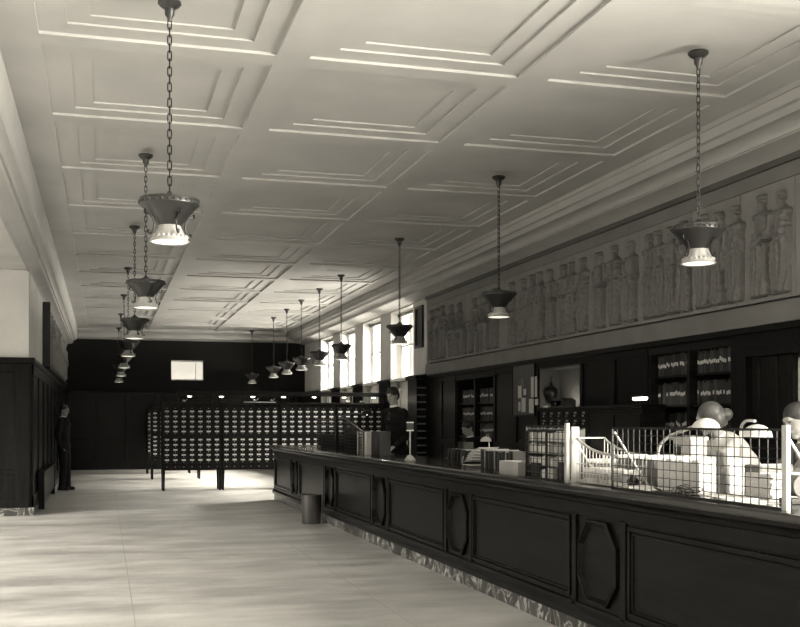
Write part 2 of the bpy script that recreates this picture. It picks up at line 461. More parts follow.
# cornices
def arc(x0, z0, x1, z1, n=6, convex=False):
    out = []
    for i in range(n+1):
        t = PI/2*i/n
        if convex: out.append((x0 + (x1-x0)*math.sin(t), z0 + (z1-z0)*(1-math.cos(t))))
        else: out.append((x0 + (x1-x0)*(1-math.cos(t)), z0 + (z1-z0)*math.sin(t)))
    return out
left = [(-.75, H+.03), (-.75, H-.02)] + arc(-.75, H-.02, -.79, H-.30) + [(-.80, 3.88)] + arc(-.80, 3.88, -.88, 3.83, convex=True) + \
       [(-.88, 3.80), (-.905, 3.80), (-.905, 3.77), (-.92, 3.76)] + arc(-.92, 3.76, -1.09, 3.71, convex=True) + [(XL+.0, 3.70), (XL-.02, 3.70), (XL-.02, H+.03)]
b = MB(); b.prism(left, 'Y', -7, YF); struct(b.build('trim_10', M['cornice'], smooth=30))
right = [(5.45, H+.03), (5.45, H-.05), (5.47, H-.05), (5.49, H-.13), (5.53, H-.14), (5.57, H-.19), (5.60, H-.19)] + arc(5.60, H-.19, 5.74, H-.27, convex=True) + \
        [(5.76, H-.275), (5.76, H-.285), (6.0, H-.325), (6.02, H-.335), (6.04, H-.345), (XW+.02, H-.345), (XW+.02, H+.03)]
b = MB(); b.prism(right, 'Y', -7, YF); struct(b.build('trim_11', M['cornice'], smooth=30))
far = [(YF-.45, H+.03), (YF-.45, H-.06), (YF-.40, H-.08)] + arc(YF-.40, H-.08, YF-.2, H-.2, convex=True) + [(YF-.2, H-.24), (YF-.03, H-.28), (YF+.02, H-.30), (YF+.02, H+.03)]
b = MB(); b.prism(far, 'X', XL, XW); struct(b.build('trim_12', M['cornice'], smooth=30))

# bay and the part of the hall behind the camera (the photo looks away from them)
bay_win = [(-5.6, -3.0), (-1.6, 1.0), (2.4, 5.0), (6.4, 9.0), (10.4, 13.0), (13.8, 16.4)]
b = MB(); ycur = -7
for a, c2 in bay_win:
    b.box(-6.9, -6.5, ycur, a, 0, H+.2); b.box(-6.9, -6.5, a, c2, 0, .9); b.box(-6.9, -6.5, a, c2, 3.7, H+.2); ycur = c2
b.box(-6.9, -6.5, ycur, YP+.5, 0, H+.2)
struct(b.build('wall_bay', M['plaster']))
b = MB(); b.box(-6.9, XW+.5, -7.3, -7, 0, H+.2); struct(b.build('wall_rear', M['plaster']))

# ------------------------------------------------------------------ counter
XC = 3.0
Y0, Y1 = 2.9, 19.35
XB = 3.72
oct_c = [3.36 + 2.75*k for k in range(6)]   # octagon centres
oct_c = [y for y in oct_c if y > Y0]
t = thing('service_counter', 'long dark oak counter with panelled front and marble base running down the hall', 'counter', (XC, 11, 0))
W = dict(parent=t, world=True)
b = MB(); b.box(XC+.03, XB-.05, Y0, Y1-.05, .12, .93); b.build('body', M['wood_y'], **W)
b = MB(); b.box(XC-.09, XB, Y0, Y1+.05, .955, 1.0)
b.build('top', M['counter_top'], bevel=.012, **W)
b = MB()
prof = [(XC+.03, .955), (XC-.075, .955), (XC-.075, .935)] + arc(XC-.075, .935, XC-.02, .89, convex=True) + [(XC-.02, .885), (XC-.035, .885), (XC-.035, .862), (XC+.03, .862)]
b.prism(prof, 'Y', Y0, Y1)
b.box(XC-.03, XB-.02, Y1-.06, Y1+.02, .86, .955)
b.build('cornice_moulding', M['wood_y'], smooth=30, **W)
b = MB()
b.box(XC-.005, XC+.03, Y0, Y1-.02, .80, .862)      # top rail
b.box(XC-.005, XC+.03, Y0, Y1-.02, .12, .225)      # bottom rail
b.prism([(XC+.03, .12), (XC-.03, .12), (XC-.03, .165), (XC-.005, .20), (XC+.03, .20)], 'Y', Y0, Y1-.02)
for yc in oct_c:
    for e in (-1, 1):
        yy = yc + e*.345
        b.box(XC-.005, XC+.03, yy-.03, yy+.03, .2, .82)
b.box(XC-.005, XC+.03, Y1-.12, Y1-.02, .2, .82)
b.box(XC+.03, XB-.05, Y1-.06, Y1-.03, .12, .9)
b.build('rail_frame', M['wood_y'], bevel=.004, **W)
def rect_frame(b, y0, y1, z0, z1, w, d):
    b.box(XC+.03-d, XC+.03, y0, y1, z0, z0+w); b.box(XC+.03-d, XC+.03, y0, y1, z1-w, z1)
    b.box(XC+.03-d, XC+.03, y0, y0+w, z0+w, z1-w); b.box(XC+.03-d, XC+.03, y1-w, y1, z0+w, z1-w)
edges = [(oct_c[i]+.375, oct_c[i+1]-.375) for i in range(len(oct_c)-1)] + [(oct_c[-1]+.375, Y1-.12)]
for y0, y1 in edges:
    b = MB(); b.box(XC+.012, XC+.03, y0, y1, .225, .80)
    rect_frame(b, y0+.03, y1-.03, .245, .785, .028, .038); rect_frame(b, y0+.065, y1-.065, .28, .75, .015, .028)
    b.build('field_panel', M['wood_y'], bevel=.004, **W)
for yc in oct_c:
    b = MB(); b.box(XC+.014, XC+.03, yc-.315, yc+.315, .225, .80)
    w2, h2, zc, ch = .27, .265, .515, .15
    def octo(s):
        W2, H2 = w2*s, h2 - (1-s)*w2
        cc = ch*s
        return [(yc-W2+cc*.9, zc-H2), (yc+W2-cc*.9, zc-H2), (yc+W2, zc-H2+cc), (yc+W2, zc+H2-cc), (yc+W2-cc*.9, zc+H2), (yc-W2+cc*.9, zc+H2), (yc-W2, zc+H2-cc), (yc-W2, zc-H2+cc)]
    A, B2, Cc = octo(1), octo(.93), octo(.85)
    bm = b.bm
    def oring(P, x): return [bm.verts.new((x, p[0], p[1])) for p in P]
    r0 = oring(A, XC+.03); r1 = oring(A, XC-.012); r2 = oring(B2, XC-.018); r3 = oring(Cc, XC+.014)
    for P, Q in ((r0, r1), (r1, r2), (r2, r3)):
        for i in range(8): bm.faces.new((P[i], P[(i+1)%8], Q[(i+1)%8], Q[i]))
    b.build('octagon_panel', M['wood_y'], **W)
b = MB(); b.box(XC+.0, XB-.08, Y0, Y1-.04, 0, .12); b.build('marble_plinth', M['marble'], bevel=.004, **W)

# ------------------------------------------------------------------ pendant lamps
def make_pendant():
    t = thing('pendant_lamp', 'x', 'lamp', (0, 0, 2.6), 0, 'bronze pendant lamps hung on chains from the ceiling')
    b = MB(); b.lathe([(.0,1.6),(.075,1.6),(.078,1.585),(.06,1.565),(.034,1.55),(.03,1.51),(.018,1.495),(.012,1.47),(0,1.468)], 24); b.build('ceiling_canopy', M['bronze'], t, smooth=True)
    b = MB(); z = 1.475; i = 0
    while z > .325:
        L, w = .033, .0125; pts = []
        for k in range(12):
            a = 2*PI*k/12; x = w*math.cos(a); zz = (L-w)*(1 if math.sin(a) > 0 else -1)*(abs(math.sin(a)) > .01) + w*math.sin(a)
            pts.append((x, 0, z - .026 + zz) if i % 2 == 0 else (0, x, z - .026 + zz))
        b.tube(pts, .0042, 6, True); z -= .052; i += 1
    b.build('chain', M['blackmetal'], t)
    b = MB(); b.lathe([(0,.345),(.012,.34),(.02,.325),(.045,.31),(.05,.295),(.19,.285),(.2,.283),(.202,.27),(.196,.258),(.194,.245),(.172,.225),(.14,.19),(.105,.15),(.078,.115),(.074,.11)], 40)
    ub = b.build('upper_bowl', M['bronze'], t, smooth=35)
    b = MB()
    for k in range(30):
        a = 2*PI*k/30; b.ellip((.196*math.cos(a), .196*math.sin(a), .258), (.011,.011,.009), seg=8)
    b.build('beaded_rim', M['bronze'], ub)
    b = MB(); b.lathe([(.07,.12),(.074,.105),(.082,.085),(.098,.055),(.108,.045),(.11,.035),(.124,.012),(.132,.004),(.13,0),(.12,.001),(.1,.05),(.07,.11)], 40)
    sk = b.build('lower_skirt', M['bronze_light'], t, smooth=35)
    b = MB()
    for k in range(22):
        a = 2*PI*k/22; b.ellip((.112*math.cos(a), .112*math.sin(a), .035), (.012,.012,.012), seg=8)
    b.build('pierced_band', M['bronze_light'], sk)
    b = MB(); b.lathe([(0,-.004),(.06,-.003),(.118,.004),(.122,.008),(0,.012)], 32); b.build('glass_diffuser', M['diffuser'], t, smooth=True)
    for k in range(4):
        a = R(20) + k*PI/2; d = Vector((math.cos(a), math.sin(a), 0)); pts = []
        for r, z in ((.172,.205),(.176,.182),(.164,.172),(.150,.18),(.134,.172),(.118,.15),(.108,.118),(.112,.085),(.122,.058),(.136,.046),(.15,.05),(.152,.064),(.143,.068)):
            pts.append(d*r + Vector((0,0,z)))
        b = MB(); b.tube(pts, .006, 6); b.build('scroll_bracket', M['blackmetal'], t, smooth=True)
    return t
first = make_pendant()
ordn = ['nearest', 'second', 'third', 'fourth', 'fifth', 'sixth', 'seventh', 'eighth', 'ninth']
LY = [7.2 + 4.17*k for k in range(7)]
RY = [7.1, 11.3, 15.5, 19.6, 21.7, 23.8, 25.8, 27.9, 32.1]
for i, y in enumerate(LY):
    t = first if i == 0 else dup(first)
    t.location = (.42, y, 2.6)
    t['label'] = ('bronze pendant lamp on a chain, nearest of the left-hand row' if i == 0 else
                  'bronze pendant lamp over the open floor, %s from the front of the left row' % ordn[i])
for i, y in enumerate(RY):
    t = dup(first); t.location = (4.32, y, 2.6); t.rotation_euler.z = R(15*i)
    t['label'] = ('bronze pendant lamp over the wire screens, nearest of the right-hand row' if i == 0 else
                  'bronze pendant lamp above the staff side, %s from the front of the right row' % ordn[i])

# ------------------------------------------------------------------ relief friezes
def relief_mesh(seed, kind, w=.62, h=1.04):
    rs = random.Random(seed)
    nx, nz = 64, 112
    sx = np.linspace(-w/2, w/2, nx); sz = np.linspace(0, h, nz)
    Sx, Sz = np.meshgrid(sx, sz, indexing='ij'); Z = np.full_like(Sx, -.02)
    def put(hh):
        nonlocal Z
        Z = np.maximum(Z, hh)
    def ell(cx, cz, rx, rz, d, rot=0):
        c, s = math.cos(rot), math.sin(rot); u = (Sx-cx)*c + (Sz-cz)*s; v = -(Sx-cx)*s + (Sz-cz)*c
        q = 1 - (u/rx)**2 - (v/rz)**2; put(np.where(q > 0, d*np.maximum(q, 0)**.75, -.02))
    def cap(x0, z0, x1, z1, r0, r1, d):
        dx, dz = x1-x0, z1-z0; L2 = dx*dx + dz*dz
        tt = np.clip(((Sx-x0)*dx + (Sz-z0)*dz)/L2, 0, 1); r = r0 + (r1-r0)*tt
        q = 1 - ((Sx-x0-tt*dx)**2 + (Sz-z0-tt*dz)**2)/r**2; put(np.where(q > 0, d*np.sqrt(np.maximum(q, 0)), -.02))
    lean = rs.uniform(-.03, .03); fd = rs.choice((-1, 1))
    hx = lean + fd*.015
    if kind == 'stand':
        top = rs.uniform(.97, 1.0)
        ph = rs.uniform(0, 6); sway = rs.uniform(-.03, .03)
        t01 = np.clip(Sz/.6, 0, 1)
        wd = .125 - .035*np.sin(t01*PI*.9) + .02*rs.random(); cx = sway*np.sin(t01*PI) + .02*(1-t01)
        q = 1 - ((Sx-cx)/wd)**2
        fold = .62 + .38*np.sin((Sx-cx)*rs.uniform(85, 120) + 3*Sz + ph + 1.5*np.sin(6*Sz))
        put(np.where((q > 0) & (Sz < .62) & (Sz > .02), .055*np.sqrt(np.maximum(q, 0))*fold + .012, -.02))
        sh = top - .2
        ell(lean*.5, sh-.10, .105, .17, .062); cap(lean-.085, sh-.02, lean+.085, sh-.02, .045, .045, .055)
        cap(lean, sh, hx, top-.1, .035, .032, .045)
        ell(hx, top-.065, .040, .058, .05); ell(hx+fd*.036, top-.072, .013, .015, .045); ell(hx-fd*.016, top-.042, .043, .042, .066); ell(hx-fd*.04, top-.075, .022, .024, .06)
        # mantle folds slung across the body
        for k in range(3):
            z0 = sh - .05 - k*.05
            cap(-.09*fd, z0+.02*k, (.02+.04*k)*fd, z0-.16-.05*k, .013, .009, .071)
        cap(.09*fd, sh-.30, -.06*fd, sh-.24, .03, .02, .07); cap(.085*fd, sh-.30, .10*fd, sh-.62, .026, .014, .062)
        a = rs.random()
        if a < .35: cap(-.10, sh-.03, -.13, sh-.24, .034, .028, .07); cap(-.13, sh-.24, -.01, sh-.30, .028, .02, .088)
        elif a < .7: cap(.10, sh-.03, .15, sh-.22, .034, .028, .07); cap(.15, sh-.22, .17, sh-.02, .026, .02, .085)
        else: cap(fd*.1, sh-.03, fd*.13, sh-.25, .034, .026, .07); cap(fd*.13, sh-.25, fd*.12, sh-.42, .026, .02, .085)
        cap(-.06, .03, -.06+fd*.06, .015, .022, .018, .04); cap(.06, .03, .06+fd*.06, .015, .022, .018, .04)
    else:
        top = rs.uniform(.90, .96); sh = top - .19
        ell(-fd*.06, sh-.12, .10, .19, .062); cap(-fd*.06-.07, sh-.02, -fd*.06+.07, sh-.02, .045, .045, .055)
        hx = -fd*.05; ell(hx, top-.065, .052, .066, .06); ell(hx+fd*.045, top-.07, .015, .02, .04); cap(hx, sh, hx, top-.1, .033, .033, .045)
        cap(-fd*.08, .42, fd*.14, .44, .085, .06, .075)
        q = 1 - ((Sx-fd*.15)/.07)**2
        fold = .7 + .3*np.sin(Sx*130 + Sz*8)
        put(np.where((q > 0) & (Sz < .46) & (Sz > .03), .06*np.sqrt(np.maximum(q, 0))*fold + .01, -.02))
        cap(-fd*.14, .02, -fd*.14, .36, .018, .018, .04); cap(-fd*.18, .34, fd*.02, .34, .02, .02, .05)
        cap(-fd*.02, sh-.04, fd*.06, sh-.24, .032, .026, .07); cap(fd*.06, sh-.24, fd*.2, sh-.2, .024, .018, .07)
        cap(fd*.13, .03, fd*.22, .015, .022, .018, .04)
        for k in range(4): cap(-fd*.12, sh-.1-k*.06, fd*.04, sh-.2-k*.06, .015, .012, .075)
    nse = np.sin(Sx*90+seed)*np.sin(Sz*70+seed*2)*.003 + np.sin(Sx*260+8*np.sin(Sz*11+seed))*.003
    Z = np.where(Z > 0, Z + nse, Z)
    # carve edge rows under the ground so nothing shows outside the figure
    verts = [(-float(Z[i, j])*(1.5 if Z[i, j] > 0 else 1), float(Sx[i, j]), float(Sz[i, j])) for i in range(nx) for j in range(nz)]
    faces = []
    for i in range(nx-1):
        for j in range(nz-1):
            if Z[i:i+2, j:j+2].max() > -.015:
                faces.append((i*nz+j, i*nz+j+1, (i+1)*nz+j+1, (i+1)*nz+j))
    me = bpy.data.meshes.new('relief_figure'); me.from_pydata(verts, [], faces)
    me.materials.append(M['stone']); me.polygons.foreach_set('use_smooth', [True]*len(faces)); me.update()
    bm = bmesh.new(); bm.from_mesh(me); bmesh.ops.delete(bm, geom=[v for v in bm.verts if not v.link_faces], context='VERTS'); bm.to_mesh(me); bm.free()
    return me
def slab(y0, y1, z0, x, sgn, label, figs, group, name='relief_panel', seed=0):
    x -= sgn*.003
    t = thing(name, label, 'relief', (x, (y0+y1)/2, z0), 0, group)
    b = MB(); b.box(min(x, x-sgn*.05), max(x, x-sgn*.05), y0+.004, y1-.004, z0, z0+1.1)
    b.box(min(x, x-sgn*.09), max(x, x-sgn*.09), y0+.004, y1-.004, z0, z0+.035)
    b.build('ground_slab', M['stone_ground'], t, world=True)
    for k, (yy, kind) in enumerate(figs):
        o = bpy.data.objects.new('relief_figure', relief_mesh(seed*17 + k*5 + 3, kind)); C.objects.link(o); o.parent = t
        o.location = (-sgn*.05, yy - (y0+y1)/2, .035)
        if sgn < 0: o.rotation_euler.z = PI
    return t
XS = XW
ub = [433, 451, 507, 564, 598, 649, 696, 745, 800]
yb = [yu(u, XS) for u in ub] + [6.9, 5.5, 4.5]
fu = [(436.5,'stand'),(441.5,'stand'),(447,'stand'),(456.5,'sit'),(465,'sit'),(478.5,'sit'),(488,'sit'),(499,'stand'),(518,'stand'),(528.5,'stand'),(538,'stand'),(545.5,'stand'),
      (556,'stand'),(569,'stand'),(577,'stand'),(589,'stand'),(605,'stand'),(622,'stand'),(637,'stand'),(657,'stand'),(666,'stand'),(678,'stand'),(691,'stand'),(711,'stand'),(725,'stand'),(743,'stand'),(768,'stand'),(789,'stand')]
fy = [(yu(u, XS), k) for u, k in fu] + [(7.7,'stand'), (7.2,'stand'), (6.4,'stand'), (5.9,'stand'), (5.0,'stand')]
where = ['beside the window pilaster, three robed figures', 'of seated figures, second from the window end', 'of crowded figures above the low bookshelves', 'of two figures above the notice board recess',
         'of three tall robed figures, left of the big bookcase', 'of draped figures, behind the nearest right lamp', 'of standing figures right of the nearest right lamp', 'of two robed figures above the doorway', 'cut by the right edge of the picture, above the door', 'past the door, near end', 'last at the near end']
for i in range(len(yb)-1):
    y1, y0 = yb[i], yb[i+1]
    slab(y0, y1, 2.55, XS, 1, 'grey plaster relief panel ' + where[i], [(y, k) for y, k in fy if y0 <= y < y1], 'relief panels on the counter side wall', seed=i+1)
for i in range(4):
    y0 = 20.9 + i*2.3
    t = slab(y0, y0+2.3, 2.5, XL, -1, 'grey plaster relief panel on the left wall, ' + ['nearest one, by the dark frame end', 'second from the pier', 'third from the pier', 'farthest one'][i],
         [(y0+.25+.45*k, 'stand') for k in range(5)], 'relief panels on the left wall', seed=20+i)
t = thing('picture_frame', 'dark frame end standing proud at the near end of the left wall relief', 'frame', (XL, 20.8, 2.45))
b = MB(); b.box(XL, XL+.14, 20.7, 20.88, 2.45, 3.65); b.build('upright', M['blackmetal'], t, bevel=.01, world=True)
b = MB(); b.box(XL, XL+.13, 20.88, 30.2, 2.42, 2.495); b.build('lower_rail', M['wood'], t, bevel=.01, world=True)
t = thing('hanging_picture', 'tall narrow black picture on the light pilaster beside the windows', 'picture', (XW, 20.3, 2.9))
b = MB()
for p, q, r, s in ((20.08,20.14,2.9,3.74),(20.52,20.58,2.9,3.74),(20.14,20.52,2.9,2.96),(20.14,20.52,3.68,3.74)): b.box(XW-.05, XW, p, q, r, s)
b.build('frame', M['blackmetal'], t, bevel=.004, world=True)
b = MB(); b.box(XW-.02, XW, 20.14, 20.52, 2.96, 3.68); b.build('picture', M['book_dark'], t, world=True)

# ------------------------------------------------------------------ card catalogue cabinets
def make_cabinet():
    t = thing('card_catalogue_cabinet', 'x', 'cabinet', (0,0,0), 0, 'card catalogue cabinets')
    W0, DP, ZB, ZT = 1.21, .44, .42, 1.83
    b = MB(); b.box(0, W0, .02, DP, ZB, ZT-.04); b.build('carcass', M['wood_x'], t)
    b = MB(); b.box(0, W0, -.03, DP+.02, ZT-.04, ZT); b.box(0, W0, -.01, DP, ZT-.07, ZT-.04); b.build('top', M['wood_x'], t, bevel=.006)
    b = MB()
    b.box(0, W0, -.005, .02, ZB, .47); b.box(0, W0, -.01, .02, 1.09, 1.165); b.box(0, .012, 0, .02, ZB, ZT-.06); b.box(W0-.012, W0, 0, .02, ZB, ZT-.06)
    b.build('face_frame', M['wood_x'], t, bevel=.003)
    for x in (.0, W0-.06):
        for y in (.0, DP-.06):
            b = MB(); v = b.box(x, x+.06, y, y+.06, 0, ZB)
            for q in v:
                if q.co.z < .01: q.co.x += (x+.03-q.co.x)*.3; q.co.y += (y+.03-q.co.y)*.3
            b.build('leg', M['wood_x'], t)
    cw = (W0-.024)/7
    d = MB(); d.box(-.076, .076, -.012, .0, -.048, .048); dm = d.build('drawer', M['wood_x'], t, bevel=.004)
    l = MB(); l.box(-.042, .042, -.017, -.012, .004, .036); lm = l.build('label_holder', M['card'], dm)
    k = MB(); k.ellip((0, -.026, -.022), (.009, .012, .009), seg=8); km = k.build('knob', M['brass'], dm)
    rows_z = [1.725, 1.62, 1.515, 1.41, 1.305, 1.205][::1], [1.035, .93, .825, .72, .615, .515]
    fst = True
    for gi, grp in enumerate(rows_z):
        for ri, z in enumerate(grp):
            for c in range(7):
                x = .012 + cw*(c+.5)
                nolabel = (gi == 0 and ri == 0) or (gi == 1 and ri == 5)
                if fst and not nolabel: dd = dm; fst = False; l2 = k2 = None
                else:
                    dd = dm.copy(); C.objects.link(dd); dd.parent = t
                    if not nolabel: l2 = lm.copy(); C.objects.link(l2); l2.parent = dd
                    k2 = km.copy(); C.objects.link(k2); k2.parent = dd
                dd.location = (x, 0.0, z)
    return t
cab = make_cabinet()
cab.location = (1.15, 22.3, 0)
cl = ['left-hand end unit, with its legs over the open floor', 'second unit from the left, by the counter end', 'third unit from the left', 'right-hand end unit, beside the windows']
for i in range(4):
    t = cab if i == 0 else dup(cab)
    t.location = (1.15 + 1.215*i, 22.3, 0); t['label'] = 'oak card catalogue cabinet, front row, ' + cl[i]
t = dup(cab); t.location = (1.12, 26.9, 0); t['label'] = 'dark oak card catalogue cabinet standing behind the front row, only its left column showing'
t = dup(cab); t.location = (1.12, 30.0, 0); t['label'] = 'dark oak card catalogue cabinet of the rearmost row, a sliver at far left'
# hood of lamps over the front row
t = thing('lamp_hood', 'long dark shelf hood with lit lamps above the front catalogue cabinets', 'light', (3.6, 22.6, 1.83))
b = MB(); b.box(1.45, 6.0, 22.42, 22.66, 1.99, 2.02); b.box(1.45, 6.0, 22.40, 22.43, 1.97, 2.06); b.build('hood_board', M['wood_x'], t, bevel=.005, world=True)
for x in (1.5, 2.8, 4.0, 5.2, 5.95):
    b = MB(); b.box(x-.015, x+.015, 22.58, 22.62, 1.83, 1.99); b.build('post', M['wood_x'], t, world=True)
HL = [1.72 + .66*k for k in range(7)]
for x in HL:
    b = MB(); b.lathe([(0,.03),(.03,.028),(.06,.0),(.058,-.002),(0,.02)], 16, (x, 22.5, 1.96)); bb = b.build('reflector', M['steel'], t, smooth=True, world=True)
    b = MB(); b.ellip((x, 22.5, 1.955), (.05, .018, .014), seg=10); b.build('bulb', M['bulb_soft'], t, world=True)
t = tag(MB.build((lambda m: (m.box(2.85, 3.5, 22.33, 22.5, 1.832, 1.85), m)[1])(MB()), 'paper_strip', M['paper']), 'long white paper strip lying on top of the catalogue cabinets', 'paper')
for i, x in enumerate((1.62, 3.1, 3.45, 5.1, 5.4)):
    t = thing('inkstand', 'small dark inkstand on the catalogue top, ' + ['at its left end', 'behind the white strip', 'right end of the white strip', 'left of the pair by the windows', 'right of the pair by the windows'][i], 'inkstand', (x, 22.45, 1.85 if i in (1, 2) else 1.83))
    b = MB(); b.box(-.06, .06, -.04, .04, 0, .02); b.build('tray', M['blackmetal'], t)
    b = MB(); b.lathe([(0,.02),(.02,.02),(.022,.045),(.012,.055),(0,.056)], 12, (-.025, 0, 0)); b.build('inkwell', M['steel'], t, smooth=True)
    b = MB(); b.tube([(.0, 0, .022), (.05, 0, .07)], .004, 6); b.build('pen', M['card'], t)

# ------------------------------------------------------------------ waste bin
t = thing('waste_bin', 'grey cylindrical metal waste bin standing against the counter front', 'bin', (2.78, 14.55, 0))
b = MB(); b.lathe([(0,0),(.125,0),(.13,.01),(.142,.40),(.139,.40),(.127,.014),(0,.012)], 36); b.build('body', M['bin'], t, smooth=40)
b = MB(); b.tube([(.143*math.cos(a*PI/18), .143*math.sin(a*PI/18), .402) for a in range(36)], .007, 8, True); b.build('rolled_rim', M['bin'], t, smooth=True)

# bench along the left wall
t = thing('wall_bench', 'low dark wooden bench against the left wall behind the standing man', 'bench', (XL+.2, 20, 0))
b = MB(); b.box(XL+.08, XL+.17, 18.1, 22.0, .57, .61); b.build('seat', M['wood'], t, bevel=.006, world=True)
b = MB(); b.box(XL+.14, XL+.155, 18.16, 21.94, .12, .57); b.build('front_board', M['wood'], t, world=True)
for y in (18.1, 21.94):
    b = MB(); b.box(XL+.08, XL+.17, y, y+.06, 0, .57); b.build('end_panel', M['wood'], t, bevel=.004, world=True)

# ------------------------------------------------------------------ wire screens on the counter
def screen(name, label, X, y0, y1, z0, z1, cell_y, cell_z, mw, mf, braces=(), posts=(), thick=.0022):
    t = thing(name, label, 'screen', (X, (y0+y1)/2, z0))
    b = MB()
    n = round((y1-y0)/cell_y); m = round((z1-z0)/cell_z)
    for i in range(1, n): y = y0 + (y1-y0)*i/n; b.box(X-thick, X+thick, y-thick, y+thick, z0, z1)
    for j in range(1, m): z = z0 + (z1-z0)*j/m; b.box(X-thick*2, X, y0, y1, z-thick, z+thick)
    b.build('wire_mesh', mw, t, world=True)
    b = MB(); f = .006
    b.box(X-f, X+f, y0, y1, z0, z0+2*f); b.box(X-f, X+f, y0, y1, z1-2*f, z1); b.box(X-f, X+f, y0, y0+2*f, z0, z1); b.box(X-f, X+f, y1-2*f, y1, z0, z1)
    b.build('frame', mf, t, world=True)
    for y in posts:
        b = MB(); b.box(X-.012, X+.012, y-.018, y+.018, z0, z1+.015); b.build('post', M['steel'], t, bevel=.003, world=True)
    for y in braces:
        b = MB(); b.tube([(X+.01, y, z1-.03), (X+.24, y, z0+.012), (X+.27, y, z0+.006)], .007, 8); b.build('brace', M['steel'], t, world=True)
    return t
XG = 2.99
gy = (yu(786, XG), yu(612, XG))
screen('wire_screen', 'long wire mesh screen on the counter in front of the papers and lamps', XG, gy[0], gy[1], 1.0, 1.375, .068, .047, M['blackmetal'], M['blackmetal'], (gy[0]+.01, gy[1]-.01), (gy[0],))
gw = (yu(567, XG), yu(526, XG))
screen('wire_screen', 'square wire mesh screen over rows of white cards, middle of the counter', XG, gw[0], gw[1], 1.0, 1.385, .075, .048, M['blackmetal'], M['blackmetal'], (gw[0],), (gw[0],))
gd = (yu(366, XG), yu(314, XG)); gm = yu(338, XG)
screen('wire_screen', 'dark wire mesh screen at the far end of the counter', XG+.25, gm, yu(317, XG+.25), 1.0, 1.46, .12, .045, M['blackmetal'], M['blackmetal'], (), ())
t = thing('wire_screen', 'dark sloping wire screen right of the gooseneck lamp, far part of the counter', 'screen', (XG+.2, gm-.5, 1.0))
b = MB(); ya, yb2 = yu(345, XG+.2), yu(364, XG+.2); X = XG+.2
n = 14
for i in range(n+1):
    y = ya + (yb2-ya)*i/n; zt = 1.46 - .18*i/n
    b.box(X-.004, X+.004, min(y, y)-.004, y+.004, 1.0, zt)
for j in range(9):
    z = 1.03 + j*.045
    ye = ya + (yb2-ya)*min(1, max(0, (1.46-z)/.18)); b.box(X-.004, X+.004, min(ya, ye), max(ya, ye), z-.004, z+.004)
b.build('wire_mesh', M['blackmetal'], t, world=True)
b = MB(); b.tube([(X, ya+.25, 1.47), (X, ya, 1.46), (X, yb2, 1.28), (X, yb2, 1.0)], .011, 8); b.build('frame', M['blackmetal'], t, world=True)
b = MB(); b.box(X-.02, X+.02, yu(337, X)-.02, yu(337, X)+.03, 1.0, 1.5); b.build('post', M['wood'], t, world=True)

# items behind the far screen
def simple_box(name, label, cat, X0, X1, y0, y1, z0, z1, mat, rz=0, group=None, lid=None):
    t = thing(name, label, cat, ((X0+X1)/2, (y0+y1)/2, z0), rz, group)
    hx, hy, h = (X1-X0)/2, abs(y1-y0)/2, z1-z0; w = .008
    b = MB(); b.box(-hx, hx, -hy, hy, 0, .01); b.box(-hx, -hx+w, -hy, hy, .01, h); b.box(hx-w, hx, -hy, hy, .01, h); b.box(-hx+w, hx-w, -hy, -hy+w, .01, h); b.box(-hx+w, hx-w, hy-w, hy, .01, h)
    b.build('case', mat, t, bevel=.003)
    return t, hx, hy, h
def fill_cards(t, hx, hy, h, mat, n=24, ax='Y', part='card'):
    # a run of cards standing in a tray, one by one
    for k in range(n):
        b = MB(); u = (k+.5)/n*2-1; hh = h*random.uniform(.93, 1.05)
        if ax == 'Y': b.box(-hx+.012, hx-.012, u*(hy-.012)-.002, u*(hy-.012)+.002, .012, hh)
        else: b.box(u*(hx-.012)-.002, u*(hx-.012)+.002, -hy+.012, hy-.012, .012, hh)
        b.build(part, mat, t)
simple_box('letter_tray', 'dark box standing inside the far wire screen', 'box', 3.3, 3.5, yu(335, 3.3), yu(321, 3.3), 1.0, 1.22, M['book_dark'])
simple_box('letter_tray', 'tall dark box behind the sloping far wire screen', 'box', 3.3, 3.5, yu(356, 3.3), yu(344, 3.3), 1.0, 1.3, M['book_dark'])
t = thing('file_box', 'black upright file box beside the white papers near the standing clerk', 'box', (3.3, yu(381, 3.3), 1.0))
b = MB(); b.box(-.06, .08, -.16, .26, 0, .295); b.build('case', M['book_dark'], t, bevel=.006)
b = MB(); b.box(-.063, -.058, -.05, .05, .1, .2); b.build('label', M['book_mid'], t)
for i, (u, hgt, mt) in enumerate(((364.5, .29, 'paper'), (369.5, .26, 'midbox'), (372.5, .28, 'paper'))):
    t = thing('register_book', ['thin white register standing upright at the far screen end', 'pale grey register between two white ones on the counter', 'wider white register leaning on the black file box'][i], 'book', (3.28, yu(u, 3.28), 1.0))
    th = .05 if i != 2 else .09
    b = MB(); b.box(-.09, .12, -th/2, -th/2+.004, 0, hgt); b.box(-.09, .12, th/2-.004, th/2, 0, hgt); b.box(-.094, -.09, -th/2, th/2, 0, hgt); b.build('cover', M[mt], t, bevel=.001)
    b = MB(); b.box(-.088, .112, -th/2+.004, th/2-.004, .006, hgt-.006); b.build('page_block', M['paper'], t)

